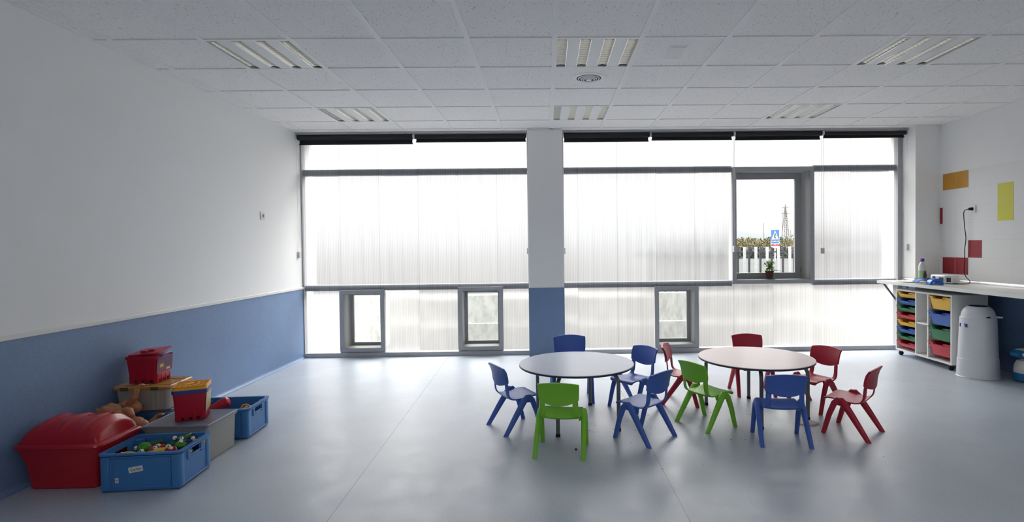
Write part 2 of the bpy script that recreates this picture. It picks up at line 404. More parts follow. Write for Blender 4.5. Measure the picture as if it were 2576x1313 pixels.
# wall over the facade
struct(MB().box(XL-.2, XR+.2, YW+.02, YW+.3, ZC+.002, ZC+.5).build('wall_facade', WHITE, smooth=False))

# ------------------------------------------------------------------ POLYCARBONATE WINDOWS
def window(idx, x0, x1, seams, holes, left_w, right_w):
    root = bpy.data.objects.new('window_%d' % idx, None); COL.objects.link(root); struct(root)
    root['label'] = 'wide ribbed translucent polycarbonate window %s the column' % ('left of' if idx == 1 else 'right of')
    zs = [.05, ZC]
    # sheets: cells between seams, cut round the box windows
    for a, b in zip(seams[:-1], seams[1:]):
        xs = sorted(set([a, b] + [v for h in holes for v in h[:2] if a < v < b]))
        zz = sorted(set(zs + [v for h in holes for v in h[2:] if .05 < v < ZC]))
        mb = MB()
        for p, q in zip(xs[:-1], xs[1:]):
            for r, s in zip(zz[:-1], zz[1:]):
                cx_, cz_ = (p+q)/2, (r+s)/2
                if any(h[0] <= cx_ <= h[1] and h[2] <= cz_ <= h[3] for h in holes): continue
                mb.quad((p, YW, r), (q, YW, r), (q, YW, s), (p, YW, s))
        if mb.v: mb.build('glazing_sheet', POLYM, root, smooth=False)
    # tongue joints between the sheets
    jb = MB()
    for a in seams[1:-1]:
        zz = sorted(set(zs + [v for h in holes if h[0] < a < h[1] for v in h[2:]]))
        for r, s in zip(zz[:-1], zz[1:]):
            if any(h[0] < a < h[1] and h[2] <= (r+s)/2 <= h[3] for h in holes): continue
            jb.box(a-.007, a+.007, YW-.004, YW-.0005, r, s)
    jb.build('sheet_joint', JOINTM, root, smooth=False)
    # steel rails standing behind the sheets
    for zc0, zc1 in ((2.281, 2.356), (.832, .902)):
        xs = [x0, x1]; mb = MB()
        cuts = sorted([(h[0], h[1]) for h in holes if h[2] < (zc0+zc1)/2 < h[3]])
        cur = x0
        for c0, c1 in cuts:
            mb.box(cur, c0, YW+.014, YW+.10, zc0, zc1); cur = c1
        mb.box(cur, x1, YW+.014, YW+.10, zc0, zc1)
        mb.build('rail', ALUD, root, smooth=False)
    fb = MB(); fb.box(x0, x1, YW-.045, YW+.06, 0, .055)
    fb.build('sill', ALU, root, bevel=.003)
    fb = MB(); fb.box(x0, x1, YW-.03, YW+.06, ZC-.02, ZC+.0005)
    fb.box(x0, x0+left_w, YW-.03, YW+.06, .055, ZC-.02); fb.box(x1-right_w, x1, YW-.03, YW+.06, .055, ZC-.02)
    fb.build('window_frame', ALU, root, smooth=False)
    return root
H1 = (-2.607, -2.049, .058, .841); H2 = (-1.126, -.560, .059, .864); H3 = (1.363, 1.917, .051, .840); H4 = (2.354, 3.395, .858, 2.339)
window(1, XL, XC0, [XL, -2.585, -2.10, -1.608, -1.11, -.621, XC0], [H1, H2], .014, .012)
window(2, XC1, XRET, [XC1, .391, .893, 1.387, 1.881, 2.372, 2.874, 3.382, 3.871, 4.36, XRET], [H3, H4], .012, .058)

def box_window(idx, o, bw, depth, sash, lb, refl=True):
    """deep box window: inner frame, reveal, sash, pane"""
    x0, x1, z0, z1 = o
    root = bpy.data.objects.new('window_%d' % idx, None); COL.objects.link(root); struct(root); root['label'] = lb
    y0 = YW-.022; y1 = YW+depth
    fb = MB()
    for a in ((x0, x1, z1-bw, z1), (x0, x1, z0, z0+bw), (x0, x0+bw, z0+bw, z1-bw), (x1-bw, x1, z0+bw, z1-bw)):
        fb.box(a[0], a[1], y0, YW+.03, a[2], a[3])
    fb.build('window_frame', ALU, root, bevel=.002, smooth=False)
    rb = MB(); i = bw
    rb.box(x0+i-.012, x0+i, YW+.03, y1, z0+i, z1-i); rb.box(x1-i, x1-i+.012, YW+.03, y1, z0+i, z1-i)
    rb.box(x0+i-.012, x1-i+.012, YW+.03, y1, z1-i, z1-i+.012); rb.box(x0+i-.012, x1-i+.012, YW+.03, y1, z0+i-.012, z0+i)
    rb.build('reveal', REVEAL, root, smooth=False)
    sb = MB(); s = sash; a0, a1, c0, c1 = x0+i, x1-i, z0+i, z1-i
    for a in ((a0, a1, c1-s, c1), (a0, a1, c0, c0+s), (a0, a0+s, c0+s, c1-s), (a1-s, a1, c0+s, c1-s)):
        sb.box(a[0], a[1], y1-.05, y1, a[2], a[3])
    sb.build('sash', ALU, root, bevel=.003, smooth=False)
    MB().box(a0+s, a1-s, y1-.028, y1-.024, c0+s, c1-s).build('pane', GLASS, root, smooth=False)
    return root
box_window(3, H1, .052, .27, .034, 'leftmost small floor-level box window')
box_window(4, H2, .052, .27, .034, 'small floor-level box window just left of the column')
box_window(5, H3, .050, .27, .036, 'small floor-level box window behind the two round tables')
w6 = box_window(6, H4, .050, .28, .075, 'large square box window above the tables')
hb = MB()
for z in (1.02, 2.17): hb.tube([(3.345-.004, YW+.225, z-.03), (3.345-.004, YW+.225, z+.03)], .007)
hb.build('hinge', ALUD, w6)

# ------------------------------------------------------------------ ROLLER BLINDS
BLK = mat('charcoal_blind_fabric', rgb(38, 38, 44), rough=.8, bump=.2, bscale=400)
def blind(x0, x1, lb, side, gr='roller blinds over the windows', low=0.0, chz=1.29, chx=None):
    r = thing('roller_blind', lb, 'blind', ((x0+x1)/2, 6.70, ZC), 0, gr)
    h = (x1-x0)/2
    MB().tube([(-h+.012, 0, -.056), (h-.012, 0, -.056)], .0275+low*.3, n=20).build('roller', BLK, r)
    MB().box(-h, h, -.03, .02, -.026, -.012).build('headrail', mat('pale_blind_rail', rgb(150, 150, 155), rough=.4), r, bevel=.003)
    fb = MB(); fb.box(-h+.02, h-.02, .0255, .0275, -.112-low, -.056); fb.build('blind_fabric', BLK, r, smooth=False)
    MB().box(-h+.015, h-.015, .018, .034, -.122-low, -.107-low).build('bottom_bar', BLK, r, bevel=.003)
    s = h*side
    for q in (-1, 1):
        if True:
            MB().lathe([(.031, -.0025), (.031, .0025)], n=20).build('end_bracket', TRIMW, r)
            b = bpy.data.objects[-1] if False else None
    brs = [c for c in r.children if c.name.startswith('end_bracket')]
    for q, b in zip((-1, 1), brs): b.rotation_euler = (0, PI/2, 0); b.location = (q*(h-.004), 0, -.052)
    cx_ = s - .004*side if chx is None else chx
    cb = MB(); zc = chz-ZC
    cb.tube([(cx_, -.028, -.05), (cx_, -.028, zc+.04)], .0017, n=6); cb.tube([(cx_, .006, -.05), (cx_, .006, zc+.04)], .0017, n=6)
    cb.build('pull_chain', TRIMW, r)
    MB().box(cx_-.014, cx_+.014, -.034, .012, zc-.03, zc+.045).build('chain_holder', mat('chain_holder_plastic', rgb(205, 205, 205), rough=.35), r, bevel=.003)
    return r
blind(-3.049, -1.625, 'charcoal roller blind at the left end of the left window', -1, low=.02, chz=1.285)
blind(-1.617, -.228, 'charcoal roller blind over the left window, ending at the column', 1, low=0, chz=1.30)
blind(.212, 1.297, 'charcoal roller blind just right of the column', -1, low=.012, chz=1.295)
blind(1.303, 2.340, 'charcoal roller blind left of the large square window', 1, low=.0, chz=1.296)
blind(2.348, 3.447, 'charcoal roller blind over the large square window', 1, low=.005, chz=1.263)
blind(3.455, 4.508, 'charcoal roller blind at the right end of the right window', 1, low=-.012, chz=1.297)

# ------------------------------------------------------------------ CEILING FITTINGS
CHROME = mat('polished_louvre', (.97, .96, .93, 1), rough=.16, metal=.9)
PLATE = mat('white_lamp_plate', (.78, .79, .80, 1), rough=.45)
TUBEM = mat('unlit_fluorescent_tube', (.88, .88, .86, 1), rough=.3)
def make_lamp():
    r = thing('ceiling_light', 'x', 'ceiling light', (0, 0, ZC), 0, 'recessed louvre ceiling lights')
    a = .287; sw = .080; gap = (2*a-4*sw)/3
    pb = MB(); z = .0015
    xs = []
    x = -a
    for k in range(4):
        xs.append((x, x+sw)); x += sw+gap
    for k in range(3): pb.box(xs[k][1], xs[k+1][0], -a, a, z, z+.06)
    pb.box(-.30, -a, -.30, .30, 0, .012); pb.box(a, .30, -.30, .30, 0, .012); pb.box(-a, a, -.30, -a, 0, .012); pb.box(-a, a, a, .30, 0, .012)
    pb.box(-.30, .30, -.30, .30, .085, .10); pb.box(-.30, -a, -.30, .30, .012, .085); pb.box(a, .30, -.30, .30, .012, .085); pb.box(-a, a, -.30, -a, .012, .085); pb.box(-a, a, a, .30, .012, .085)
    pb.build('housing', PLATE, r, smooth=False)
    for (x0, x1) in xs:
        lb = MB()
        for s_, xx in ((1, x0), (-1, x1)):
            prof = [(xx, 0), (xx+s_*.004, .0), (xx+s_*.012, .045), (xx+s_*.004, .05)]
            lb.loft([[(p[0], yy, p[1]) for p in prof] for yy in (-a, a)])
        for e in (-a, a-.004): lb.box(x0, x1, e, e+.004, 0, .04)
        nb = 15
        for k in range(1, nb):
            yy = -a + 2*a*k/nb; zt = .036
            lb.loft([[(x0+.003, yy-.001, .004), (x0+.003, yy+.001, .004), (x0+.009, yy+.004, zt), (x0+.009, yy-.004, zt)],
                     [((x0+x1)/2, yy-.001, .011), ((x0+x1)/2, yy+.001, .011), ((x0+x1)/2, yy+.004, zt), ((x0+x1)/2, yy-.004, zt)],
                     [(x1-.003, yy-.001, .004), (x1-.003, yy+.001, .004), (x1-.009, yy+.004, zt), (x1-.009, yy-.004, zt)]])
        lv = lb.build('louvre', CHROME, r, ang=30)
        MB().tube([((x0+x1)/2, -a+.01, .062), ((x0+x1)/2, a-.01, .062)], .013, n=10).build('lamp_tube', TUBEM, r)
    return r
lamp0 = make_lamp()
names = {(1, 1): 'near row, nearest the left wall', (5, 1): 'near row, in front of the round vent', (9, 1): 'near row, nearest the right wall',
         (1, 4): 'far row by the windows, nearest the left wall', (5, 4): 'far row, close to the column', (9, 4): 'far row, above the large square window'}
for k, (i, j) in enumerate(sorted(lamp_cells)):
    lc = (GX+(i+.5)*T, GY+(j+.5)*T, ZC); lb = 'square recessed louvre ceiling light, ' + names[(i, j)]
    if k == 0: lamp0.location = lc; lamp0['label'] = lb
    else: dup(lamp0, lc, 0, lb)
# round diffuser vent
r = thing('ceiling_vent', 'round ceiling air vent with concentric rings between two lights', 'air vent', (.375, 4.632, ZC+.004))
MB().lathe([(.105, 0), (.15, -.003), (.155, .002), (.155, .003), (.105, .003)], n=48, cap=False).build('outer_ring', GRIDM, r)
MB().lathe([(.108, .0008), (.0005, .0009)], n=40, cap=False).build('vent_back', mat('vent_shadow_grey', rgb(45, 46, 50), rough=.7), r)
for rr, zz in ((.088, -.006), (.066, -.011), (.046, -.015)):
    MB().lathe([(rr-.006, zz), (rr, zz-.003), (rr+.007, zz+.006), (rr+.006, zz+.0065), (rr-.001, zz+.001)], n=40, cap=False).build('vent_cone', GRIDM, r)
MB().lathe([(.0005, -.018), (.024, -.017), (.028, -.013), (.02, .003)], n=32).build('vent_disc', GRIDM, r)
# square access panel
r = thing('ceiling_panel', 'small square white panel set in a ceiling tile', 'ceiling panel', (.97, 4.03, ZC+.0062))
MB().box(-.068, .068, -.136, .136, -.004, 0).build('cover_frame', GRIDM, r, bevel=.001)
MB().box(-.056, .056, -.120, .120, -.0065, -.004).build('cover', mat('panel_cover', (.66, .66, .67, 1), rough=.4), r, bevel=.001)

# ------------------------------------------------------------------ CHAIRS
BLUE = mat('blue_chair_plastic', (.062, .14, .50, 1), rough=.38, bump=.25, bscale=500)
GREEN = mat('green_chair_plastic', (.22, .56, .04, 1), rough=.38, bump=.25, bscale=500)
RED = mat('red_chair_plastic', (.46, .018, .045, 1), rough=.38, bump=.25, bscale=500)
def make_chair():
    r = thing('school_chair', 'x', 'chair')
    # seat with upturned rear and two straps that carry the backrest
    prof = [(.158, .226), (.160, .240), (.150, .250), (.118, .2535), (.06, .249), (.0, .241), (-.045, .237), (-.075, .241), (-.098, .253), (-.113, .272), (-.121, .295), (-.125, .320), (-.128, .345), (-.131, .372)]
    hw = [.118, .128, .134, .136, .136, .134, .131, .129, .128, .128, .127, .126, .126, .126]
    us = [-1, -.86, -.70, -.5, -.25, 0, .25, .5, .70, .86, 1]
    mb = MB(); n = len(us); vs = []
    for k, ((y, z), h) in enumerate(zip(prof, hw)):
        t = max(0, (k-5)/8)
        for u in us:
            dish = .006*(1-u*u) if 1 < k < 8 else 0
            yy = y + (.020*u*u*min(1, t*1.3) if k > 5 else 0); zz = z-dish
            if k == 0: zz += 0
            vs.append((u*h, yy, zz + (.004*u*u if 2 < k < 8 else 0)))
    fs = []
    for i in range(len(prof)-1):
        for j in range(n-1):
            if i >= 8 and 2 <= j <= 7: continue
            if i == 9 and False: continue
            fs.append((i*n+j, i*n+j+1, (i+1)*n+j+1, (i+1)*n+j))
    mb.add(vs, fs); mb.build('seat', BLUE, r, solid=.011, sub=1, ang=80)
    # backrest: thick curved panel
    mb = MB(); us = [-1, -.93, -.75, -.5, -.25, 0, .25, .5, .75, .93, 1]; vs_ = [0, .08, .25, .5, .75, .92, 1]
    def P_(u, v, off):
        hwid = .130+.006*v
        zb = .370-.034*(1-u*u); zt = .481+.015*(1-u*u)
        z = zb+(zt-zb)*v
        y = -.126-.030*v*v + .021*u*u
        if v > .9: y -= .004
        return Vector((u*hwid, y-off, z))
    th = .019
    front = [[P_(u, v, 0) for u in us] for v in vs_]; back = [[P_(u, v, th) for u in us] for v in vs_]
    n = len(us); m_ = len(vs_); V = [p for row in front for p in row]+[p for row in back for p in row]; Fc = []
    o_ = n*m_
    for i in range(m_-1):
        for j in range(n-1):
            Fc.append((i*n+j, i*n+j+1, (i+1)*n+j+1, (i+1)*n+j)); Fc.append((o_+i*n+j, o_+(i+1)*n+j, o_+(i+1)*n+j+1, o_+i*n+j+1))
    for j in range(n-1):
        Fc.append((j, o_+j, o_+j+1, j+1)); t = (m_-1)*n
        Fc.append((t+j, t+j+1, o_+t+j+1, o_+t+j))
    for i in range(m_-1):
        Fc.append((i*n, (i+1)*n, o_+(i+1)*n, o_+i*n)); Fc.append((i*n+n-1, o_+i*n+n-1, o_+(i+1)*n+n-1, (i+1)*n+n-1))
    mb.add(V, Fc); mb.build('backrest', BLUE, r, bevel=.005, seg=3, ang=50)
    # legs: one inverted V each side, tapering
    for s in (-1, 1):
        for pts, rx, ry in (([(s*.146, .022, .250), (s*.148, .050, .252), (s*.149, .074, .228), (s*.151, .108, .140), (s*.153, .146, .0)], [.017, .0195, .019, .017, .0145], [.019, .023, .0205, .0185, .0150]),
                            ([(s*.147, .060, .250), (s*.148, .030, .252), (s*.150, .004, .228), (s*.154, -.066, .125), (s*.158, -.148, .0)], [.017, .0195, .019, .017, .0145], [.019, .025, .0245, .0215, .0175])):
            rings = []; nn = 14
            for k, p in enumerate(pts):
                p = Vector(p); a = Vector(pts[max(0, k-1)]); b = Vector(pts[min(len(pts)-1, k+1)]); d = (b-a).normalized()
                x = Vector((1, 0, 0)); y = d.cross(x).normalized()
                if k == len(pts)-1: y = Vector((0, math.copysign(1.06, y.y), 0))
                rings.append([p + x*rx[k]*math.copysign(abs(math.cos(2*PI*q/nn))**.85, math.cos(2*PI*q/nn)) + y*ry[k]*math.copysign(abs(math.sin(2*PI*q/nn))**.85, math.sin(2*PI*q/nn)) for q in range(nn)])
                if k == len(pts)-1:
                    for q in rings[-1]: q.z = 0.0
            mb = MB(); mb.loft(rings); mb.build('leg', BLUE, r, ang=50, bevel=.002)
        # web joining leg head to the seat underside
        mb = MB()
        mb.loft([[(s*.118, .075, .246), (s*.118, -.03, .238), (s*.118, -.02, .205), (s*.118, .055, .205)],
                 [(s*.149, .070, .248), (s*.149, .0, .244), (s*.149, .012, .215), (s*.149, .060, .215)]])
        mb.build('leg_web', BLUE, r, bevel=.004)
    return r
chair0 = make_chair()
def ang(fx, fy): return math.atan2(fy, fx)-PI/2
chairs = [  # x, y, forward, colour, scale, label
    (-.257, 4.062, (.875, .484), BLUE, 1, 'blue school chair at the far left, side on, facing the bluish table'),
    (.084, 3.570, (.161, .987), GREEN, 1, 'green school chair seen from behind, in front of the bluish table'),
    (.682, 3.805, (-.696, .718), BLUE, 1, 'blue school chair at the front right edge of the bluish table, turned away toward it'),
    (.726, 4.532, (-.78, -.63), BLUE, 1, 'blue school chair right behind the bluish table, facing left toward it'),
    (.206, 4.787, (.06, -1.0), BLUE, 1.10, 'blue school chair tucked behind the bluish table, in front of the column'),
    (1.194, 4.061, (.868, .497), GREEN, 1, 'green school chair between the two round tables, facing the pale pink table'),
    (1.605, 3.695, (.135, .99), BLUE, 1, 'blue school chair seen from behind, in front of the pale pink table'),
    (2.187, 3.829, (-.687, .727), RED, 1, 'red school chair at the far right, turned toward the pale pink table'),
    (2.215, 4.426, (-.888, -.46), RED, 1, 'red school chair behind the right side of the pale pink table, facing it'),
    (1.167, 4.660, (.925, -.381), RED, 1, 'red school chair between the two tables, behind the green one'),
    (1.868, 4.905, (-.06, -1.0), RED, 1.04, 'red school chair tucked behind the pale pink table, its back toward the window'),
]
for k, (x, y, f, m, s, lb) in enumerate(chairs):
    if k == 0: c = chair0; c.location = (x, y, 0); c.rotation_euler = (0, 0, ang(*f)); c['label'] = lb; c['group'] = 'school chairs around the tables'
    else: c = dup(chair0, (x, y, 0), ang(*f), lb, scale=s)
    if m is not BLUE: recolor(c, m)

# ------------------------------------------------------------------ TABLES
def m_top(name, col):
    m = mat(name, col, rough=.3, var=.03, vscale=3)
    p = m.node_tree.nodes['Principled BSDF']; n = m.node_tree.nodes; l = m.node_tree.links
    tc = n.new('ShaderNodeTexCoord'); a = n.new('ShaderNodeTexNoise'); a.inputs['Scale'].default_value = 7; a.inputs['Detail'].default_value = 9; a.inputs['Distortion'].default_value = 1.2
    l.new(tc.outputs['Object'], a.inputs['Vector'])
    r = n.new('ShaderNodeMapRange'); r.inputs['From Min'].default_value = .45; r.inputs['From Max'].default_value = .75; r.inputs['To Min'].default_value = .30; r.inputs['To Max'].default_value = .36
    l.new(a.outputs['Fac'], r.inputs['Value']); l.new(r.outputs[0], p.inputs['Roughness'])
    return m
EDGE = mat('dark_table_edge', rgb(52, 56, 72), rough=.4)
LEGM = mat('grey_steel_leg', rgb(112, 116, 120), rough=.35, metal=.6)
RUB = mat('black_rubber', rgb(28, 28, 30), rough=.7)
def table(c, legs, topm, lb, h=.453, rad=.445):
    r = thing('round_table', lb, 'table', (c[0], c[1], 0), 0, 'low round tables')
    MB().lathe([(rad, h-.004), (rad-.002, h)], n=96).build('tabletop', topm, r)
    MB().lathe([(rad-.004, h-.018), (rad, h-.015), (rad, h-.004)], n=96).build('table_edge', EDGE, r)
    fr = MB()
    tops = []
    for (lx, ly) in legs:
        d = Vector((c[0]-lx, c[1]-ly, 0)).normalized(); b = Vector((lx-c[0], ly-c[1], 0)); hh = h-.034
        pts = [b+Vector((0, 0, .012)), b+Vector((0, 0, hh-.07))]
        for k in range(1, 7):
            a = k*PI/12; pts.append(b + d*.07*(1-math.cos(a)) + Vector((0, 0, hh-.07+.07*math.sin(a))))
        pts.append(b+d*.12+Vector((0, 0, hh)))
        tops.append(b+d*.12+Vector((0, 0, hh)))
        lg = MB().tube(pts, .0145, n=14).build('leg', LEGM, r)
        MB().lathe([(.0165, 0), (.017, .012), (.0155, .022)], n=14, c=(b.x, b.y, 0)).build('foot', RUB, lg)
    order = [0, 1, 2, 3, 0]
    for p, q in zip(order[:-1], order[1:]):
        fr.tube([tops[p], tops[q]], .012, n=8)
        
    fr.build('underframe', LEGM, r)
    return r
T1 = m_top('pale_blue_laminate', (.56, .61, .72, 1)); T2 = m_top('pale_pink_laminate', (.84, .68, .68, 1))
table((.22, 4.19), [(.065, 3.835), (.514, 3.935), (.355, 4.585), (-.09, 4.488)], T1, 'low round table with a bluish top and blue chairs around it')
table((1.67, 4.31), [(2.004, 4.12), (1.564, 3.92), (1.339, 4.54), (1.766, 4.71)], T2, 'low round table with a pale pink top and red chairs around it')
# paper under the table leg, crumbs and stains on the floor
pb = MB(); pts = [(-.085, -.01), (-.05, -.045), (.01, -.05), (.075, -.03), (.085, .0), (.045, .045), (-.04, .05)]
pb.loft([[(x, y, 0.0005) for x, y in pts], [(x*1.0, y*.98, .009) for x, y in pts], [(x*.8, y*.8, .012) for x, y in pts]])
o = tag(pb.build('folded_paper', mat('crumpled_paper', (.8, .74, .68, 1), rough=.9, bump=1, bscale=30), ang=20), 'folded scrap of cream paper on the floor under a table leg', 'paper'); o.location = (1.96, 4.03, 0)
cb = MB(); cb.sphere((0, 0, .006), .009, 7, 4, (1, 1, .7)); o = tag(cb.build('crumb', mat('red_clay', rgb(120, 50, 40), rough=.8), ang=20), 'reddish lump on the floor in front of the bluish table, by the green chair', 'crumb'); o.location = (.179, 3.574, 0)
st = MB()
random.seed(3)
for k in range(70):
    x = random.gauss(1.2, .45); y = random.gauss(4.1, .38); q = random.uniform(.002, .006)
    a0 = random.uniform(0, 6)
    st.loft([[(x+q*math.cos(a0+t*PI/2)*random.uniform(.5, 1.2), y+q*math.sin(a0+t*PI/2)*random.uniform(.5, 1.2), z) for t in range(4)] for z in (.0002, .0015)])
struct(st.build('floor_crumbs', mat('dark_crumbs', rgb(70, 60, 60), rough=.9), smooth=False), 'stuff')['label'] = 'tiny dark crumbs scattered on the floor under the tables'

# ------------------------------------------------------------------ COUNTER, TRAY CABINET, BIN
CW = mat('white_laminate', (.76, .76, .74, 1), rough=.35, var=.02)
CTOP = mat('speckled_counter_laminate', (.62, .61, .57, 1), rough=.3, var=.06, vscale=120)
r = thing('worktop', 'long off-white worktop along the right wall', 'worktop', (4.49, 2.3, 0))
wt = MB(); wt.box(4.165-4.49, XR-.006-4.49, YB+.3-2.3, YC-.006-2.3, .857, .8885); wt.box(4.165-4.49, XRET-.006-4.49, YC-.007-2.3, 6.742-2.3, .857, .8885)
wt.build('counter_top', CTOP, r, smooth=False)
MB().box(4.159-4.49, 4.165-4.49, YB+.3-2.3, 6.742-2.3, .855, .890).build('edge_strip', CW, r, smooth=False)
bs = MB()
prof = [(-.006, .889), (-.034, .889), (-.034, .895), (-.018, .903), (-.014, .916), (-.006, .922)]
def up_y(x, y0, y1, pf): return [[(x+a, y, z) for a, z in pf] for y in (y0, y1)]
bs.loft([[(p[0]-4.49, p[1]-2.3, p[2]) for p in q] for q in up_y(XR, YB+.3, YC-.035, prof)])
bs.loft([[(p[0]-4.49, p[1]-2.3, p[2]) for p in q] for q in up_y(XRET, YC-.02, YW-.05, prof)])
bs.loft([[(x-4.49, YC+a-2.3, z) for a, z in prof] for x in (XRET-.02, XR-.03)])
bs.build('splash_strip', mat('aluminium_strip', (.75, .75, .76, 1), rough=.25, metal=.7), r)
br = MB(); br.loft([[(4.20-4.49, y-2.3, .856), (4.225-4.49, y-2.3, .856), (4.50-4.49, y-2.3, .50), (4.50-4.49, y-2.3, .46)] for y in (6.69, 6.70)])
br.box(4.497-4.49, XRET-.004-4.49, 6.68-2.3, 6.71-2.3, .40, .857)
br.build('bracket', LEGM, r, smooth=False)
bl = MB(); bl.box(XR-.03-4.49, XR-.004-4.49, YB+.35-2.3, YC-.05-2.3, .80, .857); bl.build('support_batten', CW, r, smooth=False)

def cabinet():
    X0, X1, Y0, Y1, Z0, Z1 = 0, .385, -.455, .455, .062, .800; t = .019
    r = thing('tray_cabinet', 'white cabinet on castors filled with coloured plastic trays', 'cabinet', (4.24, 6.04, 0))
    b = MB()
    b.box(X0, X1, Y0, Y1, Z1-t, Z1); b.box(X0, X1, Y0, Y1, Z0, Z0+t); b.box(X0, X1, Y0, Y0+t, Z0+t, Z1-t); b.box(X0, X1, Y1-t, Y1, Z0+t, Z1-t)
    b.box(X1-.01, X1, Y0+t, Y1-t, Z0+t, Z1-t)
    d1 = 6.14-6.04; d2 = 5.944-6.04
    b.box(X0+.001, X1-.01, d1-t/2, d1+t/2, Z0+t, Z1-t); b.box(X0+.001, X1-.01, d2-t/2, d2+t/2, Z0+t, Z1-t)
    b.build('carcass', CW, r, smooth=False)
    MB().box(X0+.008, X1-.01, d2+t/2, d1-t/2, .430, .448).build('shelf', CW, r, smooth=False)
    pk = MB()
    for z in (.30, .46, .62): pk.sphere((.03, d1-t/2, z+.0), .003, 6, 4)
    pk.build('shelf_pin', RUB, r)
    for x, y in ((.035, Y0+.05), (.035, Y1-.05), (X1-.04, Y0+.05), (X1-.04, Y1-.05)):
        c = MB(); c.tube([(x, y-.011, .026), (x, y+.011, .026)], .026, n=20); c = c.build('castor', RUB, r, bevel=.003)
        MB().box(x-.012, x+.012, y-.016, y+.016, .045, .063).build('castor_fork', LEGM, c)
    cols = dict(y=mat('yellow_tray_plastic', (.80, .48, .06, 1), rough=.35), b=mat('blue_tray_plastic', (.045, .13, .45, 1), rough=.35),
                g=mat('green_tray_plastic', (.03, .20, .075, 1), rough=.35), r=mat('red_tray_plastic', (.55, .03, .05, 1), rough=.35))
    cname = dict(y='yellow', b='blue', g='green', r='red')
    runner = mat('clear_runner', (.6, .6, .62, 1), rough=.3)
    def tray(ya, yb, ztop, h, c, lb, group):
        ym = (ya+yb)/2; hw = (yb-ya)/2
        root = thing('storage_tray', lb, 'tray', (4.24, 6.04+ym, ztop), 0, group)
        m = cols[c]; b = MB(); tp = .92
        # open tub tapering down; front lip with a dip in the middle
        x0, x1 = .012, .34; w0 = hw-.012; w1 = w0-.025 if h > .1 else w0-.020
        def ring(x0, x1, w, z): return [(x0, -w, z), (x1, -w, z), (x1, w, z), (x0, w, z)]
        dip = min(.022, h*.35)
        outer = [ring(x0, x1, w0, -.004-dip), ring(x0+.012, x1-.012, w1, -h)]
        inner = [ring(x0+.014, x1-.014, w1-.003, -h+.003), ring(x0+.003, x1-.003, w0-.003, -.004-dip)]
        b.loft(outer+inner, cap=False)
        b.add(ring(x0+.014, x1-.014, w1-.003, -h+.003), [(0, 1, 2, 3)]); b.add(ring(x0+.012, x1-.012, w1, -h), [(0, 1, 2, 3)])
        # walls above the dip: sides and front ears
        for s in (-1, 1):
            b.box(x0, x1, s*w0-.0015, s*w0+.0015, -.005-dip, 0)
            b.loft([[(x, s*w0, z0_) for x, z0_ in ((x0-.002, -dip-.005), (x0-.002, 0), (x0+.002, 0), (x0+.002, -dip-.005))],
                    [(x, s*w0*.52, z0_) for x, z0_ in ((x0-.002, -dip-.005), (x0-.002, 0), (x0+.002, 0), (x0+.002, -dip-.005))],
                    [(x, s*w0*.42, z0_) for x, z0_ in ((x0-.002, -dip-.005), (x0-.002, -dip), (x0+.002, -dip), (x0+.002, -dip-.005))]])
        b.build('tub', m, root, smooth=False)
        # rolled rim following the dip, projecting at the front
        path = [(-w0-.006, 0), (-w0*.55, 0), (-w0*.42, -dip), (w0*.42, -dip), (w0*.55, 0), (w0+.006, 0)]
        rb = MB(); 
        rr = [[(-.016, -.006), (-.016, .001), (.014, .001), (.014, -.002), (-.011, -.002), (-.011, -.006)]]
        rb.loft([[(px-0.0+.0, y, z+pz) for px, pz in rr[0]] for y, z in path])
        for s in (-1, 1): rb.box(x0, x1, s*(w0+.003)-.005, s*(w0+.003)+.005, -.003, .001)
        rb.build('rim', m, root, smooth=False)
        return root
    y0, y1 = 6.149-6.04+.004, 6.476-6.04-.004
    small = [('y', .770, 'top'), ('b', .686, 'second from top'), ('g', .602, 'third from top'), ('r', .518, 'fourth from top'), ('y', .432, 'fifth from top'), ('b', .348, 'third from bottom'), ('g', .264, 'second from bottom'), ('r', .180, 'bottom')]
    for c, z, pos in small: tray(y0, y1, z, .062, c, 'shallow %s tray, %s in the left stack of the cabinet' % (cname[c], pos), 'shallow trays in the cabinet')
    y0, y1 = 5.604-6.04+.004, 5.935-6.04-.004
    big = [('y', .768, 'top'), ('b', .600, 'second from top'), ('g', .433, 'third from top'), ('r', .266, 'bottom')]
    for c, z, pos in big: tray(y0, y1, z, .140, c, 'deep %s tray, %s in the right stack of the cabinet' % (cname[c], pos), 'deep trays in the cabinet')
    rn = MB()
    for c, z, pos in small:
        for y in (6.149-6.04, 6.476-6.04): rn.box(.02, .34, y-.006 if y > .3 else y, y if y > .3 else y+.006, z-.009, z-.004)
    for z in (.768, .600, .433, .266):
        for y in (5.604-6.04, 5.935-6.04): rn.box(.02, .34, y-.006 if y > -.2 else y, y if y > -.2 else y+.006, z-.009, z-.004)
        for dz in (-.05, -.10): rn.box(.015, .035, 5.935-6.04-.016, 5.935-6.04, z+dz-.006, z+dz+.006)
    rn.build('tray_runner', runner, r, smooth=False)
cabinet()

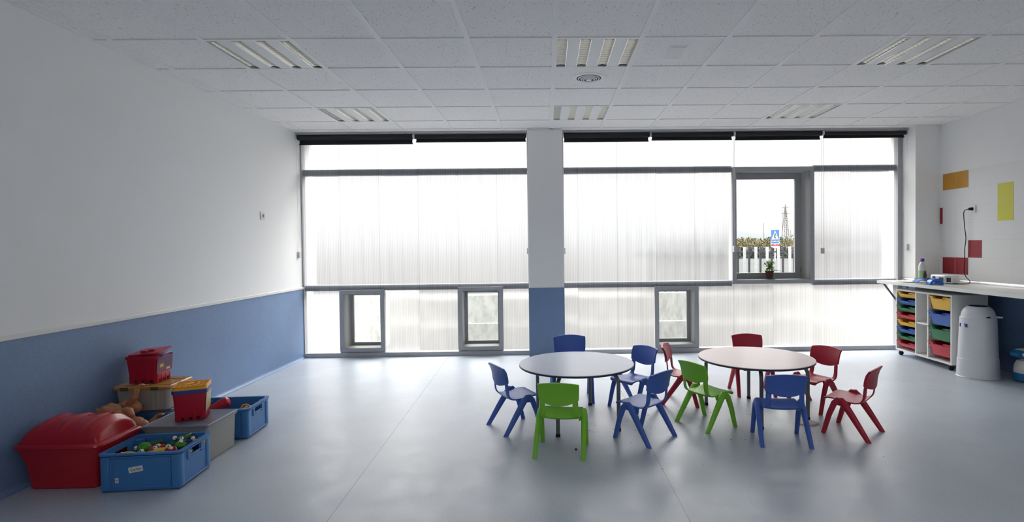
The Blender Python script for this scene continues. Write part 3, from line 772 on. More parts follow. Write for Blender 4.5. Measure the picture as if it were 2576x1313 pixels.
def bin_():
    PL = mat('white_bin_plastic', (.70, .71, .74, 1), rough=.28); DK = mat('navy_bin_plastic', rgb(25, 35, 75), rough=.4); BB = mat('blue_bin_button', rgb(30, 55, 130), rough=.35)
    r = thing('nappy_bin', 'tall white domed nappy bin under the worktop beside the cabinet', 'bin', (4.352, 5.378, 0), math.radians(38))
    MB().lathe([(.176, 0), (.178, .004), (.172, .010), (.165, .185), (.162, .188)], n=64, sq=.72).build('base', PL, r)
    MB().lathe([(.160, .186), (.161, .19), (.150, .50), (.146, .515)], n=64, sq=.72).build('body', PL, r)
    MB().lathe([(.146, .502), (.150, .506), (.146, .600), (.141, .606)], n=64, sq=.72).build('collar', PL, r)
    dome = [(.139, .600), (.138, .622), (.133, .648), (.123, .672), (.108, .692), (.090, .705), (.078, .709)]
    MB().lathe(dome, n=64, sq=.82).build('lid', PL, r)
    MB().lathe([(.074, .706), (.081, .709), (.081, .715), (.071, .716), (.066, .709)], n=48).build('lid_ring', DK, r)
    def put(ob, a, z, rad): ob.location = (rad*math.cos(a), rad*math.sin(a), z); ob.rotation_euler = (0, PI/2, a)
    return r, PL, DK, BB
rb, PLm, DKm, BBm = bin_()
def on_bin(mb, name, m, world, face):
    """place a small fitting at a world point with its local z pointing along face"""
    o = mb.build(name, m, rb); inv = Matrix.Translation(Vector((4.352, 5.378, 0))) @ Matrix.Rotation(math.radians(38), 4, 'Z')
    q = Vector(face).to_track_quat('Z', 'Y').to_matrix().to_4x4()
    o.matrix_basis = inv.inverted() @ Matrix.Translation(Vector(world)) @ q
    return o
on_bin(MB().lathe([(.001, .012), (.020, .012), (.024, .008), (.024, -.02)], n=28), 'round_lock', DKm, (4.3383, 5.2418, 0.600), (-0.156, -0.988, 0))
on_bin(MB().lathe([(.001, .012), (.012, .011), (.015, .006), (.015, -.02)], n=20), 'button', BBm, (4.2056, 5.3699, 0.560), (-0.990, -0.140, 0))
on_bin(MB().box(-.040, .040, -.018, .018, -.02, .012), 'latch', BBm, (4.2036, 5.3696, 0.520), (-0.990, -0.140, 0))
on_bin(MB().box(-.046, .046, -.026, .018, -.03, .006), 'latch_recess', PLm, (4.2056, 5.3699, 0.505), (-0.990, -0.140, 0))
on_bin(MB().tube([(0, 0, -.03), (0, 0, .03)], [.012, .009], n=12), 'side_knob', PLm, (4.4907, 5.2881, 0.605), (0.780, -0.630, 0))

# nappy packs under the worktop
NP = mat('glossy_white_wrap', (.72, .72, .70, 1), rough=.3, bump=.6, bscale=14); NB = mat('blue_wrap', rgb(20, 110, 160), rough=.3, bump=.6, bscale=14); NG = mat('green_wrap', rgb(105, 130, 50), rough=.3)
r = thing('nappy_pack', 'upright white and blue nappy pack on the floor by the right edge', 'nappy pack', (4.66, 5.15, 0), .2)
def pillow(mb, sx, sy, z0, z1, n=10, e=.5, c=(0, 0)):
    rings = []
    for k in range(n+1):
        t = k/n; q = (math.sin(PI*min(max(t, .001), .999)))**.22
        rings.append([(c[0]+sx*q*math.copysign(abs(math.cos(a))**e, math.cos(a)), c[1]+sy*q*math.copysign(abs(math.sin(a))**e, math.sin(a)), z0+(z1-z0)*t) for a in [2*PI*j/24 for j in range(24)]])
    mb.loft(rings); return mb
pillow(MB(), .115, .075, 0, .225).build('wrapper', NP, r)
lo = MB()
for sx_, sy_, z0, z1 in ((.1165, .0765, .012, .085),):
    lo.lathe([(1, z0), (1, z1)], n=32, sq=.5, sx=sx_, sy=sy_)
lo.build('printed_band', NB, r)
pr = MB()
for k in range(3):
    for x in (-.055, -.03): pr.sphere((x, -.0735, .125+k*.018), .006, 8, 5, (1, .4, 1))
pr.build('printed_hearts', mat('print_ink', rgb(50, 40, 60), rough=.5), r)
r = thing('nappy_pack', 'nappy pack lying on top of the upright one by the right edge', 'nappy pack', (4.65, 5.14, .226), .1)
p = MB(); pillow(p, .13, .08, 0, .095); p.build('wrapper', NP, r)
MB().loft([[(-.10, -.065, .01), (-.10, .065, .01), (-.10, .065, .085), (-.10, -.065, .085)], [(-.155, -.04, .03), (-.155, .04, .03), (-.155, .04, .060), (-.155, -.04, .060)]]).build('sealed_end', NB, r, bevel=.006)
MB().box(.0, .10, -.06, .06, .090, .100).build('printed_panel', NG, r, bevel=.004)
MB().box(-.01, .025, -.0815, -.0785, .02, .045).build('barcode', mat('barcode_grey', rgb(90, 90, 90), rough=.5), r)

# things on the worktop
ZT = .8886
r = thing('soap_bottle', 'bottle of green liquid with a purple cap in the corner of the worktop', 'bottle', (4.485, 6.38, ZT), .1)
MB().lathe([(.036, 0), (.043, .006), (.044, .135)], n=32, sq=.8, sy=.7).build('liquid', mat('green_soap', rgb(150, 178, 140), rough=.25), r)
MB().lathe([(.044, .1352), (.044, .185), (.030, .222), (.018, .235), (.018, .243)], n=32, sq=.8, sy=.7).build('bottle_top', mat('milky_bottle', rgb(205, 208, 205), rough=.3), r)
MB().lathe([(.021, .243), (.021, .277), (.018, .280)], n=24).build('cap', mat('purple_cap', rgb(98, 60, 160), rough=.4), r)
lb = MB(); pts = [(0, .06)] + [(.024*math.cos(a), -.01+.038*math.sin(a)) for a in [PI*.15-k*PI*1.3/14 for k in range(15)]]
lb.loft([[(x+.008, -.0315-.0003*k, .085+z) for x, z in pts] for k in (0, 1)]); lb.build('drop_label', mat('dark_label', rgb(70, 58, 72), rough=.4), r, smooth=False)
# projector
PW = mat('projector_white', (.74, .74, .74, 1), rough=.35); PGR = mat('projector_grille', rgb(70, 72, 76), rough=.5)
r = thing('projector', 'white video projector on the worktop, plugged into the wall', 'projector', (4.535, 6.08, ZT), 0)
def rbox(mb, hx, hy, z0, z1, e=.25, n=40, ins=.01):
    mb.lathe([(1-ins*3, z0), (1, z0+.012), (1, z1-.014), (1-ins*2, z1-.004), (1-ins*6, z1)], n=n, sq=e, sx=hx, sy=hy); return mb
rbox(MB(), .090, .125, .010, .098, ins=.012).build('body', PW, r, ang=40)
fe = MB()
for x in (-.06, .06):
    for y in (-.09, .09): fe.lathe([(.01, 0), (.01, .014)], n=10, c=(x, y, 0))
fe.build('foot', RUB, r)
le = MB().lathe([(.024, 0), (.026, .006), (.020, .010)], n=24).build('lens_ring', PGR, r); le.location = (-.088, .050, .060); le.rotation_euler = (0, -PI/2, 0)
l2 = MB().lathe([(.001, 0), (.017, .003)], n=24).build('lens', mat('lens_glass', (.02, .02, .04, 1), rough=.05), le, loc=(0, 0, .008))
vb = MB()
for k in range(9): vb.box(-.074+k*.0055, -.071+k*.0055, -.127, -.1235, .024, .074)
vb.build('side_vent', PGR, r, smooth=False)
vb = MB()
for k in range(8): vb.box(-.092, -.0885, -.095+k*.009, -.090+k*.009, .03, .075)
vb.build('front_vent', PGR, r, smooth=False)
MB().box(.005, .030, -.1265, -.1243, .045, .050).build('name_print', PGR, r); 
# cable, plug and sockets
def socket(name, label, loc, rot):
    r = thing(name, label, 'socket', loc, rot)
    MB().box(-.042, .042, -.011, 0, -.042, .042).build('plate', TRIMW, r, bevel=.004)
    o = MB().lathe([(.021, -.0), (.021, -.009), (.0225, -.0095), (.024, 0)], n=28, cap=False).build('socket_well', mat('socket_grey', rgb(170, 170, 172), rough=.4), r)
    o.rotation_euler = (PI/2, 0, 0); o.location = (0, -.0115, 0)
    o2 = MB().lathe([(.0005, 0), (.020, 0)], n=24, cap=False).build('socket_face', mat('socket_dark', rgb(120, 120, 124), rough=.5), r); o2.rotation_euler = (PI/2, 0, 0); o2.location = (0, -.0118, 0)
    return r
socket('wall_socket', 'white power socket on the left wall', (XL, 5.866, 1.726), PI/2)
socket('wall_socket', 'white power socket in the wall tiles with a black plug in it', (XR-.004, 6.03, 1.731), -PI/2)
r = thing('power_cable', 'black power cable hanging from the tiled wall socket to the projector', 'cable', (XR, 6.03, 1.731))
MB().tube([(-.018, .0, 0), (-.045, .002, 0), (-.052, .015, -.003)], [.018, .016, .008], n=16).build('plug', RUB, r)
wp = [(-.050, .012, -.003), (-.056, .05, -.008), (-.054, .075, -.035), (-.05, .078, -.10), (-.045, .070, -.22), (-.035, .066, -.33), (-.036, .08, -.45), (-.028, .092, -.60), (-.045, .08, -.70), (-.07, .02, -.765), (-.095, -.07, -.81), (-.135, -.10, -.835), (-.20, -.10, -.837), (-.26, -.085, -.837), (-.285, -.04, -.83), (-.29, .0, -.81)]
def smooth_path(P, n=6):
    P = [Vector(p) for p in P]; out = []
    for i in range(len(P)-1):
        p0, p1, p2, p3 = P[max(i-1, 0)], P[i], P[i+1], P[min(i+2, len(P)-1)]
        for k in range(n):
            t = k/n; out.append(.5*((2*p1)+(p2-p0)*t+(2*p0-5*p1+4*p2-p3)*t*t+(3*p1-p0-3*p2+p3)*t**3))
    return out+[P[-1]]
MB().tube(smooth_path(wp), .0042, n=8).build('cord', RUB, r)
# blue curved plastic pieces, white cloth, black box
BP = mat('bright_blue_plastic', (.02, .16, .62, 1), rough=.22)
def arch(L, rad, span, th, drop=0):
    mb = MB(); rings = []
    for x in (0, L):
        out = [(x, rad*math.cos(a), rad*math.sin(a)) for a in [span[0]+(span[1]-span[0])*k/20 for k in range(21)]]
        inn = [(x, (rad-th)*math.cos(a), (rad-th)*math.sin(a)) for a in [span[1]-(span[1]-span[0])*k/20 for k in range(21)]]
        rings.append(out+inn)
    mb.loft(rings); return mb
o = tag(arch(.10, .072, (.08, PI-.08), .026).build('plastic_arch', BP, ang=50, bevel=.003), 'bright blue plastic arch on the worktop edge in front of the projector', 'plastic arch')
o.location = (4.285, 5.86, ZT-.002); o.rotation_euler = (0, 0, math.radians(78))
o = tag(arch(.17, .16, (.9, PI-.75), .006).build('curved_tray', BP, ang=50), 'bright blue curved plastic sheet behind the blue arch', 'plastic sheet')
o.location = (4.27, 6.00, ZT-.1035); o.rotation_euler = (0, 0, math.radians(70))
cb = MB(); random.seed(5); n = 14; vs = []
for i in range(n):
    for j in range(n):
        x, y = (i/(n-1)-.5)*.24, (j/(n-1)-.5)*.20; e = max(abs(i/(n-1)-.5), abs(j/(n-1)-.5))*2
        vs.append((x, y, .004+max(0, (1-e))*.012+random.uniform(0, .014)*(1-e*.6)))
cb.add(vs, [(i*n+j, i*n+j+1, (i+1)*n+j+1, (i+1)*n+j) for i in range(n-1) for j in range(n-1)])
o = tag(cb.build('crumpled_cloth', mat('white_cloth', (.75, .75, .73, 1), rough=.8), solid=.004, sub=1), 'crumpled white cloth on the worktop beside the soap bottle', 'cloth'); o.location = (4.35, 6.36, ZT+.001)
o = tag(MB().box(-.09, .09, -.03, .03, 0, .035).build('black_case', mat('black_plastic', rgb(18, 18, 20), rough=.4), bevel=.005), 'small black case behind the projector and the soap bottle', 'case'); o.location = (4.69, 6.47, ZT)

# ------------------------------------------------------------------ TOY CORNER (left)
CB = mat('blue_crate_plastic', (.05, .185, .45, 1), rough=.36, bump=.1, bscale=80)
def crate(w, d, h, lb, loc, rz, group='open blue plastic crates'):
    """open crate, long side w on x, depth d on y; handle slots in both short ends"""
    r = thing('plastic_crate', lb, 'crate', loc, rz, group)
    hx, hy = w/2, d/2; t = .004; ix, iy = hx-.016, hy-.016; z0 = .006
    b = MB()
    b.box(-ix, ix, -iy, iy, z0, z0+t)
    b.box(-ix, ix, -iy, -iy+t, z0, h-.004); b.box(-ix, ix, iy-t, iy, z0, h-.004)
    sw, sz0, sz1 = .052, h-.062, h-.030
    for s in (-1, 1):
        xa, xb = (ix-t, ix) if s > 0 else (-ix, -ix+t)
        b.box(xa, xb, -iy, iy, z0, sz0); b.box(xa, xb, -iy, iy, sz1, h-.004)
        b.box(xa, xb, -iy, -sw, sz0, sz1); b.box(xa, xb, sw, iy, sz0, sz1)
    b.build('body', CB, r, smooth=False)
    rim = MB()
    for zz0, zz1, e in ((h-.010, h, 0), (h-.024, h-.017, .006)):
        rings = []
        def rr(hx_, hy_, z, q=.03, n=6):
            pts = []
            for cx_, cy_, a0 in ((hx_-q, hy_-q, 0), (-hx_+q, hy_-q, PI/2), (-hx_+q, -hy_+q, PI), (hx_-q, -hy_+q, 1.5*PI)):
                for k in range(n+1): a = a0+k*PI/2/n; pts.append((cx_+q*math.cos(a), cy_+q*math.sin(a), z))
            return pts
        rim.loft([rr(ix-t-.001, iy-t-.001, zz0), rr(hx-e, hy-e, zz0), rr(hx-e, hy-e, zz1), rr(ix-t-.001, iy-t-.001, zz1), rr(ix-t-.001, iy-t-.001, zz0)], cap=False)
    rim.build('rim', CB, r)
    for sx_ in (-1, 1):
        for sy_ in (-1, 1):
            MB().lathe([(.025, .012), (.027, .02), (.027, h-.02)], n=20, sq=.5, c=(sx_*(ix-.020), sy_*(iy-.020), 0)).build('corner_post', CB, r)
    rb = MB()
    for s in (-1, 1):
        rb.box(-ix+.05, ix-.05, s*iy-.004, s*iy+.004, .018, .026); rb.box(-ix+.05, ix-.05, s*iy-.004, s*iy+.004, h-.036, h-.029)
        for e in (-1, 1): rb.box(e*(ix-.05)-.004, e*(ix-.05)+.004, s*iy-.004, s*iy+.004, .018, h-.029)
        for y in (-.068, .068):
            rb.box(s*ix-.005, s*ix+.007, y-.012, y+.012, h-.080, h-.024)
        rb.box(s*ix-.005, s*ix+.007, -iy+.03, iy-.03, .012, .022)
        rb.box(s*ix-.003, s*ix+.007, -.068, .068, sz0-.006, sz0)
    rb.build('rib', CB, r, bevel=.0025)
    ft = MB()
    for s in (-1, 1):
        ft.box(-ix+.03, ix-.03, s*(iy-.02)-.008, s*(iy-.02)+.008, 0, .009)
        ft.box(s*(ix-.02)-.008, s*(ix-.02)+.008, -iy+.03, iy-.03, 0, .009)
    ft.build('foot_rail', CB, r, bevel=.002)
    return r
def rot(p, a): return (p[0]*math.cos(a)-p[1]*math.sin(a), p[0]*math.sin(a)+p[1]*math.cos(a))
RA = math.radians(4.5)
CA = (-2.325, 3.222)
crA = crate(.445, .345, .222, 'blue crate of small toys with a handwritten paper label, nearest the camera', (CA[0], CA[1], 0), RA)
# paper label with the handwritten word, and the barcode sticker
PAPER = mat('white_paper', (.74, .72, .68, 1), rough=.8); INK = mat('black_ink', (.02, .02, .025, 1), rough=.6)
yf = -.345/2+.016
la = MB().box(-.038, .038, -.0006, 0, -.0160, .0160).build('paper_label', PAPER, crA, smooth=False); la.location = (-.025, yf-.0012, .128); la.rotation_euler = (0, math.radians(-9), 0)
def stroke(mb, pts, wdt=.0017, y=-.0009):
    for (a, b) in zip(pts[:-1], pts[1:]):
        a = Vector((a[0], 0, a[1])); b = Vector((b[0], 0, b[1])); d = (b-a); 
        if d.length < 1e-6: continue
        d.normalize(); nn = Vector((-d.z, 0, d.x))*wdt/2; a2 = a-d*wdt*.4; b2 = b+d*wdt*.4
        q = [a2-nn, b2-nn, b2+nn, a2+nn]
        mb.loft([[(p.x, y, p.z) for p in q], [(p.x, y-.0003, p.z) for p in q]])
def arc(cx_, cz_, rx, rz, a0, a1, n=12): return [(cx_+rx*math.cos(math.radians(a0+(a1-a0)*k/n)), cz_+rz*math.sin(math.radians(a0+(a1-a0)*k/n))) for k in range(n+1)]
wr = MB(); u = .001
stroke(wr, arc(-22*u, 1*u, 5.2*u, 8*u, 45, 315))
stroke(wr, arc(-12*u, -2*u, 4*u, 4.5*u, 0, 360))
stroke(wr, arc(-2.2*u, -2*u, 3.8*u, 4.5*u, 50, 310))
stroke(wr, [(4*u, 9*u), (4*u, -6.5*u)]); stroke(wr, arc(7*u, -3*u, 3*u, 4.6*u, 180, 0)+[(10*u, -6.5*u)])
stroke(wr, [(13.5*u, -1.6*u), (21*u, -1.6*u)]+arc(17.2*u, -2*u, 3.9*u, 4.5*u, 5, 310)[0:])
stroke(wr, arc(27*u, .4*u, 2.8*u, 2.3*u, 40, 250, 8)+arc(27*u, -4.2*u, 3*u, 2.3*u, 80, -150, 8))
wo = wr.build('written_word', INK, la, smooth=False)
stk = MB().box(-.009, .009, -.0006, 0, -.014, .014).build('barcode_sticker', PAPER, crA, smooth=False); stk.location = (-.126, yf-.0012, .068)
sb = MB()
for k in range(9): sb.box(-.006+k*.0014, -.0053+k*.0014, -.0010, -.0006, -.001, .006)
for k in range(3): sb.box(-.006, .004, -.0010, -.0006, -.006-.002*k, -.0053-.002*k)
sb.build('barcode_print', mat('print_grey', rgb(80, 80, 85), rough=.6), stk, smooth=False)

crB = crate(.47, .36, .222, 'blue crate farthest from the camera, with a yellow toy showing', (-2.395, 4.035, 0), math.radians(4))
crD = crate(.40, .34, .222, 'blue crate of baby dolls behind the red toy chest', (-2.815, 3.660, 0), 0)

# red toy chest with ribbed domed lid
RT = mat('red_chest_plastic', (.42, .006, .018, 1), rough=.27, coat=.2)
r = thing('toy_chest', 'big red plastic toy chest with a ribbed domed lid', 'toy chest', (-2.793, 3.245, 0))
def rrect(hx_, hy_, z, q=.03, n=6, c=(0, 0)):
    pts = []
    for cx_, cy_, a0 in ((hx_-q, hy_-q, 0), (-hx_+q, hy_-q, PI/2), (-hx_+q, -hy_+q, PI), (hx_-q, -hy_+q, 1.5*PI)):
        for k in range(n+1): a = a0+k*PI/2/n; pts.append((c[0]+cx_+q*math.cos(a), c[1]+cy_+q*math.sin(a), z))
    return pts
MB().loft([rrect(.185, .125, 0), rrect(.192, .132, .008), rrect(.205, .145, .14), rrect(.226, .162, .215), rrect(.230, .166, .252)]).build('tub', RT, r)
hb = MB(); rings = []
for hx_, hy_, z in ((.232, .168, .246), (.243, .180, .244), (.249, .186, .252), (.247, .184, .262), (.238, .174, .270), (.220, .158, .274)):
    rings.append(rrect(hx_, hy_, z, q=.05))
hb.loft(rings); hb.build('lid_rim', RT, r)
lb = MB(); NX, NA = 48, 20; vs = []
for i in range(NX+1):
    x = -.222+.444*i/NX; tx = abs(x)/.222
    end = (1-tx**8)**.5 if tx < 1 else 0
    rib = .0
    for c_ in (-.125, -.005, .115, .168): rib += .011/(1+((x-c_)/.013)**6)
    for j in range(NA+1):
        a = PI*j/NA; yy = -math.cos(a)*.158*(.90+.10*end); zz = .268+(.112*end+rib*end)*math.sin(a)**.75
        vs.append((x, yy, zz))
lb.add(vs, [(i*(NA+1)+j, (i+1)*(NA+1)+j, (i+1)*(NA+1)+j+1, i*(NA+1)+j+1) for i in range(NX) for j in range(NA)])
lb.build('lid', RT, r, ang=60)

# clear storage boxes
def m_clear():
    m = mat('frosted_clear_plastic', (.50, .50, .45, 1), rough=.3)
    n = m.node_tree.nodes; l = m.node_tree.links; p = n['Principled BSDF']
    tr = n.new('ShaderNodeBsdfTransparent'); tr.inputs[0].default_value = (.85, .87, .88, 1)
    mx = n.new('ShaderNodeMixShader'); mx.inputs[0].default_value = .42
    out = [x for x in n if x.type == 'OUTPUT_MATERIAL'][0]
    l.new(p.outputs[0], mx.inputs[1]); l.new(tr.outputs[0], mx.inputs[2]); l.new(mx.outputs[0], out.inputs['Surface'])
    return m
CLR = m_clear()
CLRL = mat('frosted_lid_plastic', (.20, .21, .26, 1), rough=.3)
def clearbox(hx, hy, h, lb, loc, rz=0):
    r = thing('storage_box', lb, 'storage box', loc, rz, 'clear plastic storage boxes')
    def shell(z): return z
    b = MB(); t = .003
    b.loft([rrect(hx-.020, hy-.020, .004, .02), rrect(hx-.014, hy-.014, .008, .02), rrect(hx-.008, hy-.008, h-.03, .02), rrect(hx-.002, hy-.002, h-.028, .02), rrect(hx-.002, hy-.002, h-.020, .02),
            rrect(hx-.010-t, hy-.010-t, h-.020, .018), rrect(hx-.017-t, hy-.017-t, .012, .018)], cap=True)
    b.build('tub', CLR, r)
    MB().loft([rrect(hx-.024, hy-.024, 0, .02), rrect(hx-.024, hy-.024, .0045, .02)]).build('base_rim', CLR, r)
    l2 = MB(); l2.loft([rrect(hx+.001, hy+.001, h-.022, .014), rrect(hx+.002, hy+.002, h-.004, .014), rrect(hx-.001, hy-.001, h, .014), rrect(hx-.006, hy-.006, h-.003, .012)])
    l2.build('lid', CLRL, r)
    return r
bxC = clearbox(.205, .178, .250, 'clear storage box with a grey lid, under the yellow-lidded bucket', (-2.378, 3.612, 0), math.radians(1.5))
bxE = clearbox(.18, .180, .240, 'clear storage box against the wall, under the beige tub', (-2.860, 4.03, 0), 0)
# toys dimly seen in the clear box
random.seed(11)
for k, (x, y, z, c, nm, lb) in enumerate(((.10, -.08, .075, (.75, .35, .38, 1), 'toy_block', 'pinkish toy block inside the clear box'), (.10, .09, .13, (.8, .76, .55, 1), 'toy_block', 'cream toy block high inside the clear box'), (.085, .03, .060, (.75, .70, .45, 1), 'toy_block', 'yellowish toy block at the bottom of the clear box'))):
    o = tag(MB().box(-.04, .04, -.05, .05, -.03, .03).build(nm, mat('block_%d' % k, c, rough=.5), bevel=.006), lb, 'toy block', 'blocks inside the clear box'); o.location = (-2.378+x, 3.612+y, z+.01); o.rotation_euler = (.2*k, .3, k)

# beige tub with amber lid
BG = mat('beige_tub_plastic', (.46, .46, .40, 1), rough=.4); AM = mat('amber_lid_plastic', (.50, .25, .07, 1), rough=.28); OL = mat('olive_clip', rgb(88, 84, 60), rough=.4)
r = thing('storage_tub', 'beige storage tub with an amber lid, against the left wall', 'storage tub', (-2.853, 3.935, .2405), math.radians(4))
MB().loft([rrect(.160, .118, 0, .025), rrect(.165, .122, .006, .025), rrect(.176, .134, .150, .025), rrect(.180, .138, .155, .025)]).build('tub', BG, r)
MB().loft([rrect(.187, .148, .150, .03), rrect(.191, .152, .156, .03), rrect(.191, .152, .170, .03), rrect(.183, .144, .176, .028), rrect(.163, .124, .171, .02)]).build('lid', AM, r)
lg = MB()
for k in range(12): lg.box(.168, .184, -.10+k*.009, -.096+k*.009, .1745, .178)
for s in (-1, 1): lg.box(-.15, .16, s*.09-.003, s*.09+.003, .1715, .1745)
lg.build('lid_ridge', AM, r, smooth=False)
for x in (-.105, .095):
    MB().box(x-.026, x+.026, -.158, -.146, .148, .172).build('clip', OL, r, bevel=.003)
vb = MB(); vb.box(.072, .078, -.137, -.124, .01, .148); vb.box(.106, .112, -.137, -.124, .01, .148); vb.build('rib', BG, r)

# block buckets
def bucket(lid, lb, loc, rz, hx, hy, h):
    r = thing('block_bucket', lb, 'toy bucket', loc, rz)
    RB = mat('red_bucket_plastic', (.42, .008, .03, 1), rough=.3)
    b = MB(); b.loft([rrect(hx*.84, hy*.84, .022, .02), rrect(hx*.95, hy*.95, h-.03, .02)]); 
    b.build('body', RB, r)
    f = MB()
    nx, ny = 4, 4
    for i in range(nx):
        for j in range(ny):
            if 0 < i < nx-1 and 0 < j < ny-1: continue
            x = (i/(nx-1)*2-1)*(hx*.86-.019); y = (j/(ny-1)*2-1)*(hy*.86-.019)
            f.lathe([(.018, 0), (.020, .004), (.0205, .055), (.014, .062)], n=16, c=(x, y, 0))
    f.build('stud_foot', RB, r)
    MB().loft([rrect(hx*.95, hy*.95, h-.036, .02), rrect(hx, hy, h-.034, .02), rrect(hx, hy, h-.012, .02), rrect(hx*.95, hy*.95, h-.010, .02)]).build('rim', RB if lid == 'red' else mat('blue_bucket_rim', (.035, .06, .28, 1), rough=.35), r)
    return r, RB
RB1 = math.radians(3)
b1, RBm = bucket('red', 'red block bucket with a red lid, on top of the beige tub', (-2.895, 3.955, .4175), RB1, .112, .098, .205)
hx, hy, h = .112, .098, .205
MB().loft([rrect(hx*.93, hy*.93, 0, .018), rrect(hx*.93, hy*.93, .010, .018)], cap=True).build('lid', RBm, b1, loc=(.004, .004, h-.008))
o = bpy.data.objects[[q.name for q in b1.children if q.name.startswith('lid')][0]]; o.rotation_euler = (math.radians(5), math.radians(-5), 0); o.location.z += .012
sb = MB(); sb.box(-.032, .012, -.05, -.012, h+.006, h+.022); sb.box(-.005, .045, -.02, .035, h+.010, h+.026); sb.build('lid_stud', RBm, b1, bevel=.003)
hd = MB(); hd.tube(smooth_path([(hx+.004, -.055, h-.022), (hx+.012, -.05, h-.006), (hx+.014, 0, h-.002), (hx+.012, .05, h-.006), (hx+.004, .055, h-.022)]), .005, n=8); hd.build('carry_handle', mat('blue_handle', (.05, .12, .45, 1), rough=.35), b1)
# printed sticker on the right side
stq = MB(); x = hx*.93
def side(y0, y1, z0, z1, e):
    def X(z): return hx*(.84+.11*(z-.022)/(h-.052))+e
    return [(X(z0), y0, z0), (X(z0), y1, z0), (X(z1), y1, z1), (X(z1), y0, z1)]
for nm, (y0, y1, z0, z1), m, e in (('sticker', (-.085, .085, .068, .168), mat('maroon_sticker', rgb(120, 40, 55), rough=.4), .0008), ('sticker_band', (-.085, .085, .145, .168), mat('navy_sticker', rgb(50, 60, 120), rough=.4), .0014),
                                   ('sticker_square', (-.055, -.015, .105, .128), mat('yellow_print', rgb(210, 170, 70), rough=.4), .0014), ('sticker_barcode', (.02, .06, .078, .092), PAPER, .0014), ('sticker_picture', (.0, .07, .108, .14), mat('print_picture', rgb(85, 45, 50), rough=.4), .0014)):
    a = side(y0, y1, z0, z1, e); b_ = side(y0, y1, z0, z1, e+.0006); MB().loft([a, b_]).build(nm, m, b1, smooth=False)
b2, _ = bucket('yellow', 'red block bucket with a yellow lattice lid, on the grey-lidded clear box', (-2.372, 3.615, .2505), math.radians(22), .100, .092, .212)
YL = mat('yellow_lid_plastic', (.85, .40, .02, 1), rough=.3)
hx, hy, h = .100, .092, .212
yl = MB(); z0, z1 = h-.012, h+.008
yl.loft([rrect(hx*.97, hy*.97, z0, .02), rrect(hx*.95, hy*.95, z1, .02)])
yl.build('lid', YL, b2)
yl = MB()
for i in range(6):
    for j in range(5):
        if 0 < i < 5 and 0 < j < 4 and not (i in (1, 4)): continue
        x, y = -.078+i*.0312, -.068+j*.034
        yl.loft([[(x+q*math.cos(a), y+q*.9*math.sin(a), z) for a in [2*PI*k/14 for k in range(14)]] for q, z in ((.0155, z1), (.0145, z1+.007), (.0105, z1+.007), (.0100, z1+.001))], cap=False)
yl.tube([(-.035, -.035, z1+.004), (.035, .035, z1+.004)], .0045, n=6); yl.tube([(-.035, -.035, z1+.004), (.0, .04, z1+.004)], .0045, n=6); yl.tube([(.035, .035, z1+.004), (.04, -.035, z1+.004)], .0045, n=6)
for y in (-.084, .084): yl.tube([(-.09, y, z1+.003), (.09, y, z1+.003)], .005, n=6)
for x in (-.092, .092): yl.tube([(x, -.08, z1+.003), (x, .08, z1+.003)], .005, n=6)
yl.build('lid_lattice', YL, b2)
MB().loft([side(-.078, .078, .05, .17, .0008), side(-.078, .078, .05, .17, .0014)]).build('sticker', mat('pale_sticker', rgb(190, 185, 150), rough=.4), b2, smooth=False)
MB().loft([side(-.03, .06, .06, .11, .0015), side(-.03, .06, .06, .11, .002)]).build('sticker_print', mat('yellow_print2', rgb(200, 170, 60), rough=.4), b2, smooth=False)

# toys in the far crate
r = thing('toy_skittle', 'red rounded plastic toy sticking out of the far blue crate', 'toy', (-2.47, 4.05, .150))
MB().tube([(-.11, -.03, -.02), (-.05, -.01, .015), (.02, .02, .055), (.055, .035, .073), (.064, .039, .077)], [.028, .034, .040, .036, .020], n=20).build('body', mat('red_toy_plastic', (.55, .02, .04, 1), rough=.3), r)
r = thing('toy_padlock', 'yellow faceted plastic toy with a ring, in the far blue crate', 'toy', (-2.235, 4.03, .165), .5)
YT = mat('yellow_toy_plastic', (.75, .38, .05, 1), rough=.3)
MB().lathe([(.02, -.03), (.042, -.01), (.042, .02), (.02, .035)], n=8, sy=.7).build('body', YT, r, ang=10)
MB().lathe([(.015, -.03), (.034, -.015), (.034, .01), (.015, .02)], n=8, c=(-.065, -.02, -.01)).build('end_block', YT, r, ang=10)
MB().tube([(-.02+.024*math.cos(a), -.025, .035+.020*math.sin(a)) for a in [k*PI/8 for k in range(17)]], .006, n=8).build('ring', YT, r)

